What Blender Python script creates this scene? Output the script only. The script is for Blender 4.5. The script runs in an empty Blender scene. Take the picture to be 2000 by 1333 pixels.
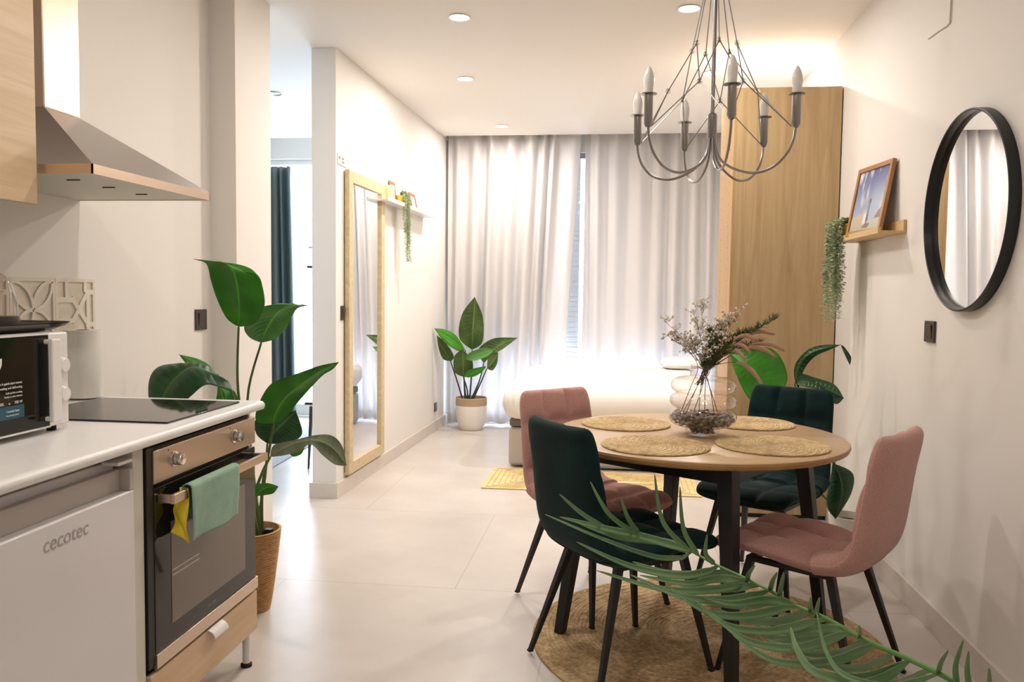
import bpy, bmesh, math, random
from mathutils import Vector, Matrix, noise
random.seed(7)
sc = bpy.context.scene
COL = sc.collection
PI = math.pi
# ------------------------------------------------------------------ camera
cam_d = bpy.data.cameras.new('camera'); cam = bpy.data.objects.new('camera', cam_d); COL.objects.link(cam)
cam_d.sensor_width = 36; cam_d.lens = 28.8; cam_d.clip_start = 0.02
_r, _u, _b = [0.99238, 0.122652, 0.011802], [-0.018901, 0.056875, 0.998202], [0.12176, -0.990819, 0.05876]
cam.matrix_world = Matrix(((_r[0], _u[0], _b[0], 0), (_r[1], _u[1], _b[1], 0), (_r[2], _u[2], _b[2], 1.3), (0, 0, 0, 1)))
sc.camera = cam
# ------------------------------------------------------------------ world, exposure
W = bpy.data.worlds.new('daylight'); sc.world = W; W.use_nodes = True
W.node_tree.nodes['Background'].inputs[0].default_value = (0.70, 0.84, 1.0, 1)
W.node_tree.nodes['Background'].inputs[1].default_value = 11.0
vs = sc.view_settings
sc.display_settings.display_device = 'sRGB'
vs.view_transform = 'Standard'; vs.look = 'None'; vs.gamma = 1; vs.use_curve_mapping = False
vs.exposure = 0.4
# ceiling lamps: (x, y, watts); first five in view, last three added unseen as fill
WARM = (1.0, 0.92, 0.85)
DOWN = [(-0.85, 4.43, 11), (0.36, 4.40, 10), (-1.045, 5.684, 16), (0.615, 5.669, 26), (-1.01, 7.3, 16),
        (-0.60, 2.86, 8.5), (0.45, 1.2, 2.5), (-0.70, 1.2, 7.5), (0.0, -0.4, 3.5)]
def area(name, loc, size, watts, color, rot=(0, 0, 0), sy=None, portal=False):
    d = bpy.data.lights.new(name, 'AREA'); d.energy = watts; d.color = color[:3]
    if sy: d.shape = 'RECTANGLE'; d.size = size; d.size_y = sy
    else: d.shape = 'DISK'; d.size = size
    if portal: d.cycles.is_portal = True
    o = bpy.data.objects.new(name, d); COL.objects.link(o); o.location = loc; o.rotation_euler = rot
    return o
for x, y, w in DOWN: area('downlight_lamp', (x, y, 2.765), 0.09, w, WARM)
area('window_daylight_portal', (-0.17, 8.12, 0.42), 2.7, 1, (1, 1, 1), (-PI/2, 0, 0), 0.8, True)
area('window_daylight_portal', (-2.8, 8.12, 1.35), 1.6, 1, (1, 1, 1), (-PI/2, 0, 0), 2.5, True)
H = 2.78
# ------------------------------------------------------------------ materials
def new_mat(name):
    m = bpy.data.materials.new(name); m.use_nodes = True
    nt = m.node_tree; return m, nt, nt.nodes['Principled BSDF']
def sock(nt, a, b): nt.links.new(a, b)
def mat(name, col, rough=0.5, metal=0.0, var=0.0, scale=8.0, bump=0.0, bscale=200.0, stretch=(1, 1, 1), sheen=0.0, coat=0.0, trans=0.0, ior=1.45, emit=None, es=1.0, col2=None, sss=0.0, spec=None, aniso=0.0):
    m, nt, p = new_mat(name)
    p.inputs['Base Color'].default_value = (*col, 1); p.inputs['Roughness'].default_value = rough; p.inputs['Metallic'].default_value = metal
    p.inputs['IOR'].default_value = ior
    if sheen: p.inputs['Sheen Weight'].default_value = sheen; p.inputs['Sheen Roughness'].default_value = 0.4
    if coat: p.inputs['Coat Weight'].default_value = coat; p.inputs['Coat Roughness'].default_value = 0.08
    if trans: p.inputs['Transmission Weight'].default_value = trans
    if spec is not None: p.inputs['Specular IOR Level'].default_value = spec
    if emit: p.inputs['Emission Color'].default_value = (*emit, 1); p.inputs['Emission Strength'].default_value = es
    tc = nt.nodes.new('ShaderNodeTexCoord'); mp = nt.nodes.new('ShaderNodeMapping'); mp.inputs['Scale'].default_value = stretch
    sock(nt, tc.outputs['Object'], mp.inputs[0])
    if var or col2:
        n = nt.nodes.new('ShaderNodeTexNoise'); n.inputs['Scale'].default_value = scale; n.inputs['Detail'].default_value = 6
        sock(nt, mp.outputs[0], n.inputs['Vector'])
        r = nt.nodes.new('ShaderNodeValToRGB'); r.color_ramp.elements[0].position = 0.3; r.color_ramp.elements[1].position = 0.7
        a = col; b = col2 if col2 else tuple(min(1, c*(1+var)) for c in col)
        if not col2: a = tuple(c*(1-var) for c in col)
        r.color_ramp.elements[0].color = (*a, 1); r.color_ramp.elements[1].color = (*b, 1)
        sock(nt, n.outputs[0], r.inputs[0]); sock(nt, r.outputs[0], p.inputs['Base Color'])
    if bump:
        n2 = nt.nodes.new('ShaderNodeTexNoise'); n2.inputs['Scale'].default_value = bscale; n2.inputs['Detail'].default_value = 3
        sock(nt, mp.outputs[0], n2.inputs['Vector'])
        b = nt.nodes.new('ShaderNodeBump'); b.inputs['Strength'].default_value = bump; b.inputs['Distance'].default_value = 0.002
        sock(nt, n2.outputs[0], b.inputs['Height']); sock(nt, b.outputs[0], p.inputs['Normal'])
    return m
def wood(name, c1, c2, rough=0.45, axis='Z', scale=1.0, c3=None):
    m, nt, p = new_mat(name); p.inputs['Roughness'].default_value = rough
    tc = nt.nodes.new('ShaderNodeTexCoord'); mp = nt.nodes.new('ShaderNodeMapping')
    s = {'X': (0.6, 9, 9), 'Y': (9, 0.6, 9), 'Z': (9, 9, 0.6)}[axis]
    mp.inputs['Scale'].default_value = tuple(v*scale for v in s); sock(nt, tc.outputs['Object'], mp.inputs[0])
    n = nt.nodes.new('ShaderNodeTexNoise'); n.inputs['Scale'].default_value = 2.2; n.inputs['Detail'].default_value = 8; n.inputs['Roughness'].default_value = 0.62; n.inputs['Distortion'].default_value = 1.2
    sock(nt, mp.outputs[0], n.inputs['Vector'])
    r = nt.nodes.new('ShaderNodeValToRGB'); r.color_ramp.elements[0].position = 0.32; r.color_ramp.elements[1].position = 0.66
    r.color_ramp.elements[0].color = (*c1, 1); r.color_ramp.elements[1].color = (*c2, 1)
    if c3: e = r.color_ramp.elements.new(0.27); e.color = (*c3, 1); r.color_ramp.elements[0].position = 0.2; r.color_ramp.elements[0].color = (*c3, 1); e.position = 0.34; e.color = (*c1, 1)
    sock(nt, n.outputs[0], r.inputs[0]); sock(nt, r.outputs[0], p.inputs['Base Color'])
    n2 = nt.nodes.new('ShaderNodeTexNoise'); n2.inputs['Scale'].default_value = 14; n2.inputs['Detail'].default_value = 4; sock(nt, mp.outputs[0], n2.inputs['Vector'])
    b = nt.nodes.new('ShaderNodeBump'); b.inputs['Strength'].default_value = 0.15; b.inputs['Distance'].default_value = 0.001
    sock(nt, n2.outputs[0], b.inputs['Height']); sock(nt, b.outputs[0], p.inputs['Normal'])
    return m
def floor_mat():
    m, nt, p = new_mat('floor_tile'); p.inputs['Roughness'].default_value = 0.32; p.inputs['Specular IOR Level'].default_value = 0.45
    tc = nt.nodes.new('ShaderNodeTexCoord'); mp = nt.nodes.new('ShaderNodeMapping'); mp.inputs['Location'].default_value = (1.44, -3.47, 0)
    sock(nt, tc.outputs['Object'], mp.inputs[0])
    br = nt.nodes.new('ShaderNodeTexBrick'); br.offset = 0.36; br.inputs['Scale'].default_value = 1
    br.inputs['Brick Width'].default_value = 1.21; br.inputs['Row Height'].default_value = 1.21; br.inputs['Mortar Size'].default_value = 0.0025
    # rows run along Y: swap axes
    sp = nt.nodes.new('ShaderNodeSeparateXYZ'); cb = nt.nodes.new('ShaderNodeCombineXYZ')
    sock(nt, mp.outputs[0], sp.inputs[0]); sock(nt, sp.outputs[0], cb.inputs[0]); sock(nt, sp.outputs[1], cb.inputs[1]); sock(nt, cb.outputs[0], br.inputs['Vector'])
    n = nt.nodes.new('ShaderNodeTexNoise'); n.inputs['Scale'].default_value = 1.6; n.inputs['Detail'].default_value = 8; n.inputs['Roughness'].default_value = 0.6
    sock(nt, tc.outputs['Object'], n.inputs['Vector'])
    r = nt.nodes.new('ShaderNodeValToRGB'); r.color_ramp.elements[0].position = 0.3; r.color_ramp.elements[1].position = 0.7
    r.color_ramp.elements[0].color = (0.53, 0.475, 0.425, 1); r.color_ramp.elements[1].color = (0.65, 0.595, 0.545, 1)
    sock(nt, n.outputs[0], r.inputs[0]); sock(nt, r.outputs[0], br.inputs['Color1']); sock(nt, r.outputs[0], br.inputs['Color2'])
    br.inputs['Mortar'].default_value = (0.45, 0.40, 0.36, 1)
    sock(nt, br.outputs['Color'], p.inputs['Base Color'])
    b = nt.nodes.new('ShaderNodeBump'); b.inputs['Strength'].default_value = 0.3; b.inputs['Distance'].default_value = 0.001; b.invert = True
    sock(nt, br.outputs['Fac'], b.inputs['Height']); sock(nt, b.outputs[0], p.inputs['Normal'])
    return m
def braid_mat(name, c1, c2, ring=0.016, rect=False):
    m, nt, p = new_mat(name); p.inputs['Roughness'].default_value = 0.9
    tc = nt.nodes.new('ShaderNodeTexCoord')
    n = nt.nodes.new('ShaderNodeTexNoise'); n.inputs['Scale'].default_value = 70; n.inputs['Detail'].default_value = 5; sock(nt, tc.outputs['Object'], n.inputs['Vector'])
    n1 = nt.nodes.new('ShaderNodeTexNoise'); n1.inputs['Scale'].default_value = 6; n1.inputs['Detail'].default_value = 4; sock(nt, tc.outputs['Object'], n1.inputs['Vector'])
    ad = nt.nodes.new('ShaderNodeMath'); ad.operation = 'ADD'; sock(nt, n.outputs[0], ad.inputs[0]); sock(nt, n1.outputs[0], ad.inputs[1])
    r = nt.nodes.new('ShaderNodeValToRGB'); r.color_ramp.elements[0].position = 0.8/2; r.color_ramp.elements[1].position = 1.2/2
    r.color_ramp.elements[0].color = (*c1, 1); r.color_ramp.elements[1].color = (*c2, 1)
    hf = nt.nodes.new('ShaderNodeMath'); hf.operation = 'MULTIPLY'; hf.inputs[1].default_value = 0.5; sock(nt, ad.outputs[0], hf.inputs[0])
    sock(nt, hf.outputs[0], r.inputs[0]); sock(nt, r.outputs[0], p.inputs['Base Color'])
    sx = nt.nodes.new('ShaderNodeSeparateXYZ'); sock(nt, tc.outputs['Object'], sx.inputs[0])
    at = nt.nodes.new('ShaderNodeMath'); at.operation = 'ARCTAN2'; sock(nt, sx.outputs[1], at.inputs[0]); sock(nt, sx.outputs[0], at.inputs[1])
    ln = nt.nodes.new('ShaderNodeVectorMath'); ln.operation = 'LENGTH'; sock(nt, tc.outputs['Object'], ln.inputs[0])
    ml = nt.nodes.new('ShaderNodeMath'); ml.operation = 'MULTIPLY'; ml.inputs[1].default_value = 24.0; sock(nt, at.outputs[0], ml.inputs[0])
    mr = nt.nodes.new('ShaderNodeMath'); mr.operation = 'MULTIPLY'; mr.inputs[1].default_value = 2*PI/ring; sock(nt, ln.outputs['Value'], mr.inputs[0])
    a2 = nt.nodes.new('ShaderNodeMath'); a2.operation = 'ADD'; sock(nt, ml.outputs[0], a2.inputs[0]); sock(nt, mr.outputs[0], a2.inputs[1])
    sn = nt.nodes.new('ShaderNodeMath'); sn.operation = 'SINE'; sock(nt, a2.outputs[0], sn.inputs[0])
    s3 = nt.nodes.new('ShaderNodeMath'); s3.operation = 'MULTIPLY'; s3.inputs[1].default_value = 0.35; sock(nt, sn.outputs[0], s3.inputs[0])
    a3 = nt.nodes.new('ShaderNodeMath'); a3.operation = 'ADD'; sock(nt, n.outputs[0], a3.inputs[0]); sock(nt, s3.outputs[0], a3.inputs[1])
    b = nt.nodes.new('ShaderNodeBump'); b.inputs['Strength'].default_value = 0.8; b.inputs['Distance'].default_value = 0.004
    sock(nt, (n.outputs[0] if rect else a3.outputs[0]), b.inputs['Height']); sock(nt, b.outputs[0], p.inputs['Normal'])
    return m
def leaf_mat(name, c1, c2, rough=0.4):
    m, nt, p = new_mat(name); p.inputs['Roughness'].default_value = rough
    at = nt.nodes.new('ShaderNodeAttribute'); at.attribute_name = 'rib'
    tc = nt.nodes.new('ShaderNodeTexCoord'); n = nt.nodes.new('ShaderNodeTexNoise'); n.inputs['Scale'].default_value = 9; sock(nt, tc.outputs['Object'], n.inputs['Vector'])
    r = nt.nodes.new('ShaderNodeValToRGB'); r.color_ramp.elements[0].position = 0.35; r.color_ramp.elements[1].position = 0.65
    r.color_ramp.elements[0].color = (*c1, 1); r.color_ramp.elements[1].color = (*c2, 1); sock(nt, n.outputs[0], r.inputs[0])
    mx = nt.nodes.new('ShaderNodeMixRGB'); sock(nt, at.outputs['Fac'], mx.inputs[0]); sock(nt, r.outputs[0], mx.inputs[1])
    mx.inputs[2].default_value = (min(1, c2[0]*1.9+.03), min(1, c2[1]*1.6+.05), min(1, c2[2]*1.2+.02), 1)
    sock(nt, mx.outputs[0], p.inputs['Base Color'])
    tr = nt.nodes.new('ShaderNodeBsdfTranslucent'); sock(nt, mx.outputs[0], tr.inputs[0])
    ms = nt.nodes.new('ShaderNodeMixShader'); ms.inputs[0].default_value = 0.22
    out = nt.nodes['Material Output']; sock(nt, p.outputs[0], ms.inputs[1]); sock(nt, tr.outputs[0], ms.inputs[2]); sock(nt, ms.outputs[0], out.inputs[0])
    return m
def glass_mat(name, col=(1, 1, 1), ior=1.45, mixg=0.12):
    m = bpy.data.materials.new(name); m.use_nodes = True; nt = m.node_tree; nt.nodes.clear()
    out = nt.nodes.new('ShaderNodeOutputMaterial'); t = nt.nodes.new('ShaderNodeBsdfTransparent'); t.inputs[0].default_value = (*col, 1)
    g = nt.nodes.new('ShaderNodeBsdfGlossy'); g.inputs['Roughness'].default_value = 0.02
    f = nt.nodes.new('ShaderNodeLayerWeight'); f.inputs[0].default_value = 0.5
    pw = nt.nodes.new('ShaderNodeMath'); pw.operation = 'POWER'; pw.inputs[1].default_value = 2.6; sock(nt, f.outputs['Facing'], pw.inputs[0])
    ma = nt.nodes.new('ShaderNodeMath'); ma.operation = 'MULTIPLY_ADD'; ma.inputs[1].default_value = 0.75; ma.inputs[2].default_value = 0.06; sock(nt, pw.outputs[0], ma.inputs[0])
    ms = nt.nodes.new('ShaderNodeMixShader'); sock(nt, ma.outputs[0], ms.inputs[0]); sock(nt, t.outputs[0], ms.inputs[1]); sock(nt, g.outputs[0], ms.inputs[2]); sock(nt, ms.outputs[0], out.inputs[0])
    return m
def curtain_mat(name, col, tcol, fac):
    m, nt, p = new_mat(name); p.inputs['Base Color'].default_value = (*col, 1); p.inputs['Roughness'].default_value = 0.85; p.inputs['Specular IOR Level'].default_value = 0.15
    tr = nt.nodes.new('ShaderNodeBsdfTranslucent'); tr.inputs[0].default_value = (*tcol, 1)
    ms = nt.nodes.new('ShaderNodeMixShader'); ms.inputs[0].default_value = fac; out = nt.nodes['Material Output']
    sock(nt, p.outputs[0], ms.inputs[1]); sock(nt, tr.outputs[0], ms.inputs[2]); sock(nt, ms.outputs[0], out.inputs[0])
    return m
MT = {}
MT['wall'] = mat('wall_paint', (0.80, 0.765, 0.72), 0.75, bump=0.08, bscale=90, var=0.015, scale=1.5)
MT['ceil'] = mat('ceiling_paint', (0.86, 0.83, 0.79), 0.85, bump=0.05, bscale=60)
MT['base'] = mat('baseboard', (0.66, 0.595, 0.53), 0.4, var=0.05, scale=5)
MT['floor'] = floor_mat()
MT['oak'] = wood('oak_veneer', (0.40, 0.265, 0.125), (0.53, 0.38, 0.205), 0.42, 'Z', 0.8, (0.30, 0.175, 0.085))
MT['oak_edge'] = mat('oak_edge_band', (0.47, 0.29, 0.13), 0.45, var=0.1, scale=20, stretch=(1, 1, .1))
MT['oak_y'] = wood('light_oak_front', (0.55, 0.36, 0.20), (0.68, 0.48, 0.29), 0.4, 'Y', 0.7)
MT['oak_diag'] = wood('light_oak_cabinet', (0.60, 0.43, 0.25), (0.74, 0.57, 0.37), 0.4, 'Y', 0.9)
MT['table'] = wood('table_oak', (0.46, 0.295, 0.15), (0.56, 0.38, 0.21), 0.35, 'X', 0.6)
MT['table_edge'] = mat('table_edge', (0.42, 0.24, 0.09), 0.4, var=0.1, scale=12)
MT['pine'] = wood('pine', (0.60, 0.40, 0.18), (0.72, 0.52, 0.27), 0.45, 'Y', 1.2)
MT['frame_wood'] = wood('frame_wood', (0.32, 0.14, 0.045), (0.46, 0.23, 0.09), 0.4, 'Z', 2)
MT['mirror_wood'] = mat('mirror_frame_wood', (0.54, 0.42, 0.24), 0.5, col2=(0.66, 0.54, 0.34), scale=30, bump=0.35, bscale=120)
MT['black'] = mat('black_metal', (0.012, 0.010, 0.010), 0.42)
MT['blackm'] = mat('black_matt_ring', (0.014, 0.014, 0.015), 0.35)
MT['darkbrown'] = mat('dark_brown_plastic', (0.055, 0.04, 0.034), 0.3, coat=0.2)
MT['green'] = mat('green_velvet', (0.003, 0.020, 0.020), 0.85, sheen=0.06, spec=0.25, var=0.35, scale=7, bump=0.2, bscale=300)
MT['pink'] = mat('pink_fabric', (0.52, 0.29, 0.255), 0.9, var=0.18, scale=260, bump=0.5, bscale=420, sheen=0.15)
MT['steel'] = mat('brushed_steel', (0.58, 0.55, 0.52), 0.28, metal=1.0, bump=0.12, bscale=60, stretch=(1, 14, 1))
MT['steelp'] = mat('panel_steel', (0.66, 0.53, 0.42), 0.30, metal=1.0, bump=0.1, bscale=60, stretch=(1, 1, 14))  # peach tint puts warm oak reflections into the steel's own colour
MT['nickel'] = mat('dark_nickel', (0.31, 0.295, 0.285), 0.28, metal=1.0)
MT['chrome'] = mat('chrome', (0.8, 0.79, 0.78), 0.12, metal=1.0)
MT['white'] = mat('white_laminate', (0.80, 0.77, 0.74), 0.3, coat=0.1)
MT['worktop'] = mat('white_worktop', (0.80, 0.785, 0.76), 0.28, var=0.02, scale=60)
MT['fridge'] = mat('white_enamel', (0.74, 0.71, 0.71), 0.22, coat=0.3)
MT['fridge_in'] = mat('fridge_grey', (0.50, 0.45, 0.41), 0.4)
MT['carcass'] = mat('carcass_cream', (0.63, 0.60, 0.52), 0.45)
MT['bglass'] = mat('black_glass', (0.010, 0.008, 0.007), 0.05, spec=0.5)
MT['ovenglass'] = mat('smoked_glass', (0.17, 0.135, 0.105), 0.12, spec=0.5)
MT['mirror'] = mat('mirror_silver', (0.93, 0.94, 0.94), 0.01, metal=1.0)
MT['sheet'] = mat('white_sheet', (0.86, 0.83, 0.79), 0.8, bump=0.1, bscale=25, sheen=0.1)
MT['bedbase'] = mat('grey_bed_fabric', (0.46, 0.43, 0.39), 0.8, bump=0.2, bscale=300)
MT['beddark'] = mat('grey_band_fabric', (0.16, 0.15, 0.14), 0.7)
MT['jute'] = braid_mat('jute', (0.30, 0.185, 0.075), (0.60, 0.43, 0.23))
MT['jutemat'] = braid_mat('seagrass_mat', (0.42, 0.28, 0.12), (0.68, 0.50, 0.27), 0.012)
MT['juterug'] = braid_mat('straw_rug', (0.60, 0.44, 0.19), (0.78, 0.62, 0.33), 0.02, True)
MT['basket'] = mat('woven_basket', (0.40, 0.22, 0.085), 0.8, col2=(0.58, 0.35, 0.16), scale=45, bump=0.6, bscale=120, stretch=(1, 1, 2.5))
MT['soil'] = mat('soil', (0.03, 0.018, 0.012), 0.95, bump=0.8, bscale=60)
MT['pot'] = mat('white_pot', (0.80, 0.75, 0.68), 0.6)
MT['rope'] = mat('rope_band', (0.48, 0.34, 0.22), 0.85, bump=0.5, bscale=90, stretch=(.2, .2, 3))
MT['lgreen'] = leaf_mat('leaf_bright', (0.028, 0.19, 0.004), (0.055, 0.29, 0.008))
MT['ldark'] = leaf_mat('leaf_dark', (0.014, 0.062, 0.020), (0.03, 0.11, 0.03), 0.35)
MT['lpale'] = leaf_mat('leaf_pale', (0.08, 0.27, 0.055), (0.13, 0.36, 0.09), 0.45)
MT['lgrey'] = leaf_mat('leaf_back', (0.16, 0.20, 0.12), (0.24, 0.28, 0.17), 0.5)
MT['lolive'] = leaf_mat('leaf_olive', (0.045, 0.095, 0.018), (0.09, 0.16, 0.035), 0.45)
MT['stem'] = mat('plant_stem', (0.07, 0.12, 0.025), 0.5)
MT['stemd'] = mat('dark_stem', (0.05, 0.07, 0.05), 0.5)
MT['palm'] = mat('palm_leaflet', (0.10, 0.215, 0.08), 0.38, col2=(0.23, 0.37, 0.18), scale=6)
MT['palmst'] = mat('palm_rachis', (0.13, 0.28, 0.07), 0.4)
MT['pearl'] = mat('trailing_leaf', (0.28, 0.37, 0.19), 0.5, col2=(0.62, 0.68, 0.47), scale=60)
MT['yellowpot'] = mat('yellow_pot', (0.62, 0.50, 0.06), 0.35)
MT['yellowjar'] = mat('pale_yellow_jar', (0.80, 0.80, 0.42), 0.3)
MT['glass'] = glass_mat('window_glass')
MT['vase'] = glass_mat('vase_glass', (0.955, 0.925, 0.905), 1.5)
MT['bead'] = mat('crystal_bead', (1, 1, 1), 0.02, trans=1.0, ior=1.5)
MT['bulb'] = mat('frosted_bulb', (0.86, 0.82, 0.77), 0.25)
MT['pebble'] = mat('pebbles', (0.07, 0.055, 0.045), 0.5, col2=(0.42, 0.35, 0.28), scale=35)
MT['twig'] = mat('dry_twig', (0.11, 0.06, 0.04), 0.7)
MT['blossom'] = mat('cream_blossom', (0.84, 0.79, 0.68), 0.8)
MT['blossomd'] = mat('grey_dry_blossom', (0.50, 0.43, 0.33), 0.8)
MT['rosem'] = mat('dark_sprig', (0.09, 0.11, 0.035), 0.7)
MT['plume'] = mat('dusty_pink_plume', (0.50, 0.30, 0.22), 0.9, bump=0.8, bscale=200)
MT['curtain'] = curtain_mat('curtain_linen', (0.80, 0.775, 0.76), (0.90, 0.88, 0.90), 0.36)
MT['gcurtain'] = mat('green_satin_curtain', (0.085, 0.115, 0.115), 0.32, sheen=0.2)
MT['blocker'] = mat('blocker_slats', (0.62, 0.62, 0.62), 0.6)
MT['alu'] = mat('window_frame_grey', (0.30, 0.33, 0.37), 0.4)
MT['lamp'] = mat('lamp_diffuser', (1, 1, 1), 0.5, emit=(1, 0.93, 0.84), es=14)
MT['towelg'] = mat('green_cloth', (0.28, 0.42, 0.32), 0.95, bump=0.4, bscale=300, var=0.08, scale=30)
MT['towely'] = mat('yellow_cloth', (0.72, 0.56, 0.04), 0.95, bump=0.3, bscale=300)
MT['paper'] = mat('paper_roll', (0.84, 0.80, 0.74), 0.9, bump=0.3, bscale=60)
MT['tile_hi'] = mat('tile_relief', (0.74, 0.68, 0.58), 0.4)
MT['tile_lo'] = mat('tile_ground', (0.68, 0.61, 0.50), 0.45, var=0.08, scale=40)
MT['txt'] = mat('grey_print', (0.25, 0.22, 0.21), 0.4)
MT['logo'] = mat('pale_grey_logo', (0.40, 0.36, 0.35), 0.35)
MT['txtw'] = mat('white_print', (0.75, 0.75, 0.75), 0.5)
MT['bluel'] = mat('blue_label', (0.02, 0.10, 0.14), 0.3)
MT['acryl'] = mat('clear_sign', (0.78, 0.75, 0.71), 0.15, coat=0.5)
MT['grug'] = mat('grey_rug', (0.30, 0.31, 0.34), 0.9, col2=(0.42, 0.43, 0.46), scale=20, stretch=(6, .4, 1), bump=0.4)
MT['cooltable'] = mat('dark_wood_top', (0.03, 0.03, 0.03), 0.4)
MT['rubber'] = mat('rubber', (0.01, 0.01, 0.01), 0.8)
# ------------------------------------------------------------------ mesh helpers
class M:
    def __init__(s): s.v = []; s.f = []
    def add(s, vs, fs):
        n = len(s.v); s.v += [tuple(v) for v in vs]; s.f += [tuple(i+n for i in f) for f in fs]; return s
    def box(s, x0, x1, y0, y1, z0, z1, T=None):
        vs = [(x, y, z) for z in (z0, z1) for y in (y0, y1) for x in (x0, x1)]
        if T: vs = [T @ Vector(v) for v in vs]
        return s.add(vs, [(0, 2, 3, 1), (4, 5, 7, 6), (0, 1, 5, 4), (2, 6, 7, 3), (0, 4, 6, 2), (1, 3, 7, 5)])
    def taper(s, a, b, wa, wb):
        """square bar from a to b, half widths (wx,wy) at both ends"""
        vs = []
        for p, w in ((a, wa), (b, wb)):
            for sx, sy in ((-1, -1), (1, -1), (1, 1), (-1, 1)): vs.append((p[0]+sx*w[0], p[1]+sy*w[1], p[2]))
        return s.add(vs, [(3, 2, 1, 0), (4, 5, 6, 7), (0, 1, 5, 4), (1, 2, 6, 5), (2, 3, 7, 6), (3, 0, 4, 7)])
    def lathe(s, prof, n=32, c=(0, 0, 0), cap=True):
        vs = []; fs = []
        for r, z in prof:
            for i in range(n): a = 2*PI*i/n; vs.append((c[0]+r*math.cos(a), c[1]+r*math.sin(a), c[2]+z))
        for k in range(len(prof)-1):
            for i in range(n): j = (i+1) % n; fs.append((k*n+i, k*n+j, (k+1)*n+j, (k+1)*n+i))
        if cap:
            fs.append(tuple(range(n))[::-1]); fs.append(tuple((len(prof)-1)*n+i for i in range(n)))
        return s.add(vs, fs)
    def tube(s, pts, rad, n=8):
        pts = [Vector(p) for p in pts]; N = len(pts)
        rads = rad if isinstance(rad, (list, tuple)) else [rad]*N
        vs = []; fs = []; t0 = (pts[1]-pts[0]).normalized(); up = Vector((0, 0, 1)) if abs(t0.z) < .9 else Vector((1, 0, 0)); x = t0.cross(up).normalized()
        for i, p in enumerate(pts):
            t = (pts[min(i+1, N-1)]-pts[max(i-1, 0)]).normalized(); x = (x-t*x.dot(t)).normalized(); y = t.cross(x)
            for k in range(n): a = 2*PI*k/n; vs.append(p+(x*math.cos(a)+y*math.sin(a))*rads[i])
        for i in range(N-1):
            for k in range(n): j = (k+1) % n; fs.append((i*n+k, i*n+j, (i+1)*n+j, (i+1)*n+k))
        fs.append(tuple(range(n))[::-1]); fs.append(tuple((N-1)*n+k for k in range(n)))
        return s.add(vs, fs)
    def ball(s, c, r, n=8, m=6, sq=1.0):
        vs = []; fs = []
        for i in range(1, m):
            ph = PI*i/m
            for k in range(n): a = 2*PI*k/n; vs.append((c[0]+r*math.sin(ph)*math.cos(a), c[1]+r*math.sin(ph)*math.sin(a), c[2]+r*sq*math.cos(ph)))
        top = len(vs); vs.append((c[0], c[1], c[2]+r*sq)); vs.append((c[0], c[1], c[2]-r*sq))
        for i in range(m-2):
            for k in range(n): j = (k+1) % n; fs.append((i*n+k, (i+1)*n+k, (i+1)*n+j, i*n+j))
        for k in range(n): j = (k+1) % n; fs.append((top, k, j)); fs.append((top+1, (m-2)*n+j, (m-2)*n+k))
        return s.add(vs, fs)
    def grid(s, rows):
        n = len(rows[0]); vs = [v for r in rows for v in r]
        return s.add(vs, [(i*n+j, i*n+j+1, (i+1)*n+j+1, (i+1)*n+j) for i in range(len(rows)-1) for j in range(n-1)])
    def prism(s, poly, z0, z1):
        n = len(poly); vs = [(x, y, z0) for x, y in poly]+[(x, y, z1) for x, y in poly]
        return s.add(vs, [tuple(range(n))[::-1], tuple(range(n, 2*n))]+[(i, (i+1) % n, (i+1) % n+n, i+n) for i in range(n)])
def obj(name, mb, m, parent=None, smooth=True, bevel=0, angle=35, segs=2, loc=None, solid=0, subd=0):
    me = bpy.data.meshes.new(name); me.from_pydata([tuple(v) for v in mb.v], [], mb.f); me.update()
    me.materials.append(m)
    if smooth:
        me.polygons.foreach_set('use_smooth', [True]*len(me.polygons)); me.set_sharp_from_angle(angle=math.radians(angle))
    o = bpy.data.objects.new(name, me); COL.objects.link(o)
    if solid: md = o.modifiers.new('s', 'SOLIDIFY'); md.thickness = solid; md.offset = 0
    if bevel: md = o.modifiers.new('b', 'BEVEL'); md.width = bevel; md.segments = segs; md.limit_method = 'ANGLE'; md.angle_limit = math.radians(40); md.harden_normals = True
    if subd: md = o.modifiers.new('u', 'SUBSURF'); md.levels = subd; md.render_levels = subd
    if loc: o.location = loc
    if parent: o.parent = parent
    return o
def thing(name, label, cat, loc=(0, 0, 0), rz=0.0, group=None):
    o = bpy.data.objects.new(name, None); COL.objects.link(o); o.empty_display_size = .1
    o.location = loc; o.rotation_euler = (0, 0, rz); o['label'] = label; o['category'] = cat
    if group: o['group'] = group
    return o
def tag(o, label, cat, group=None, kind=None):
    o['label'] = label; o['category'] = cat
    if group: o['group'] = group
    if kind: o['kind'] = kind
    return o
def struct(name, mb, m, **k):
    o = obj(name, mb, m, **k)
    if not k.get('parent'): o['kind'] = 'structure'
    return o
def copy_tree(o, label=None, group=None, parent=None):
    c = o.copy(); COL.objects.link(c)
    if parent: c.parent = parent
    if label: c['label'] = label
    if group: c['group'] = group
    for ch in [x for x in o.children]: copy_tree(ch, parent=c)
    return c
def cr(pts, n):
    """Catmull-Rom resample of a polyline to n points"""
    P = [Vector(p) for p in pts]; out = []; N = len(P)-1
    for i in range(n):
        t = i/(n-1)*N; k = min(int(t), N-1); f = t-k
        p0 = P[max(k-1, 0)]; p1 = P[k]; p2 = P[k+1]; p3 = P[min(k+2, N)]
        out.append(0.5*((2*p1)+(-p0+p2)*f+(2*p0-5*p1+4*p2-p3)*f*f+(-p0+3*p1-3*p2+p3)*f**3))
    return out
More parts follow.
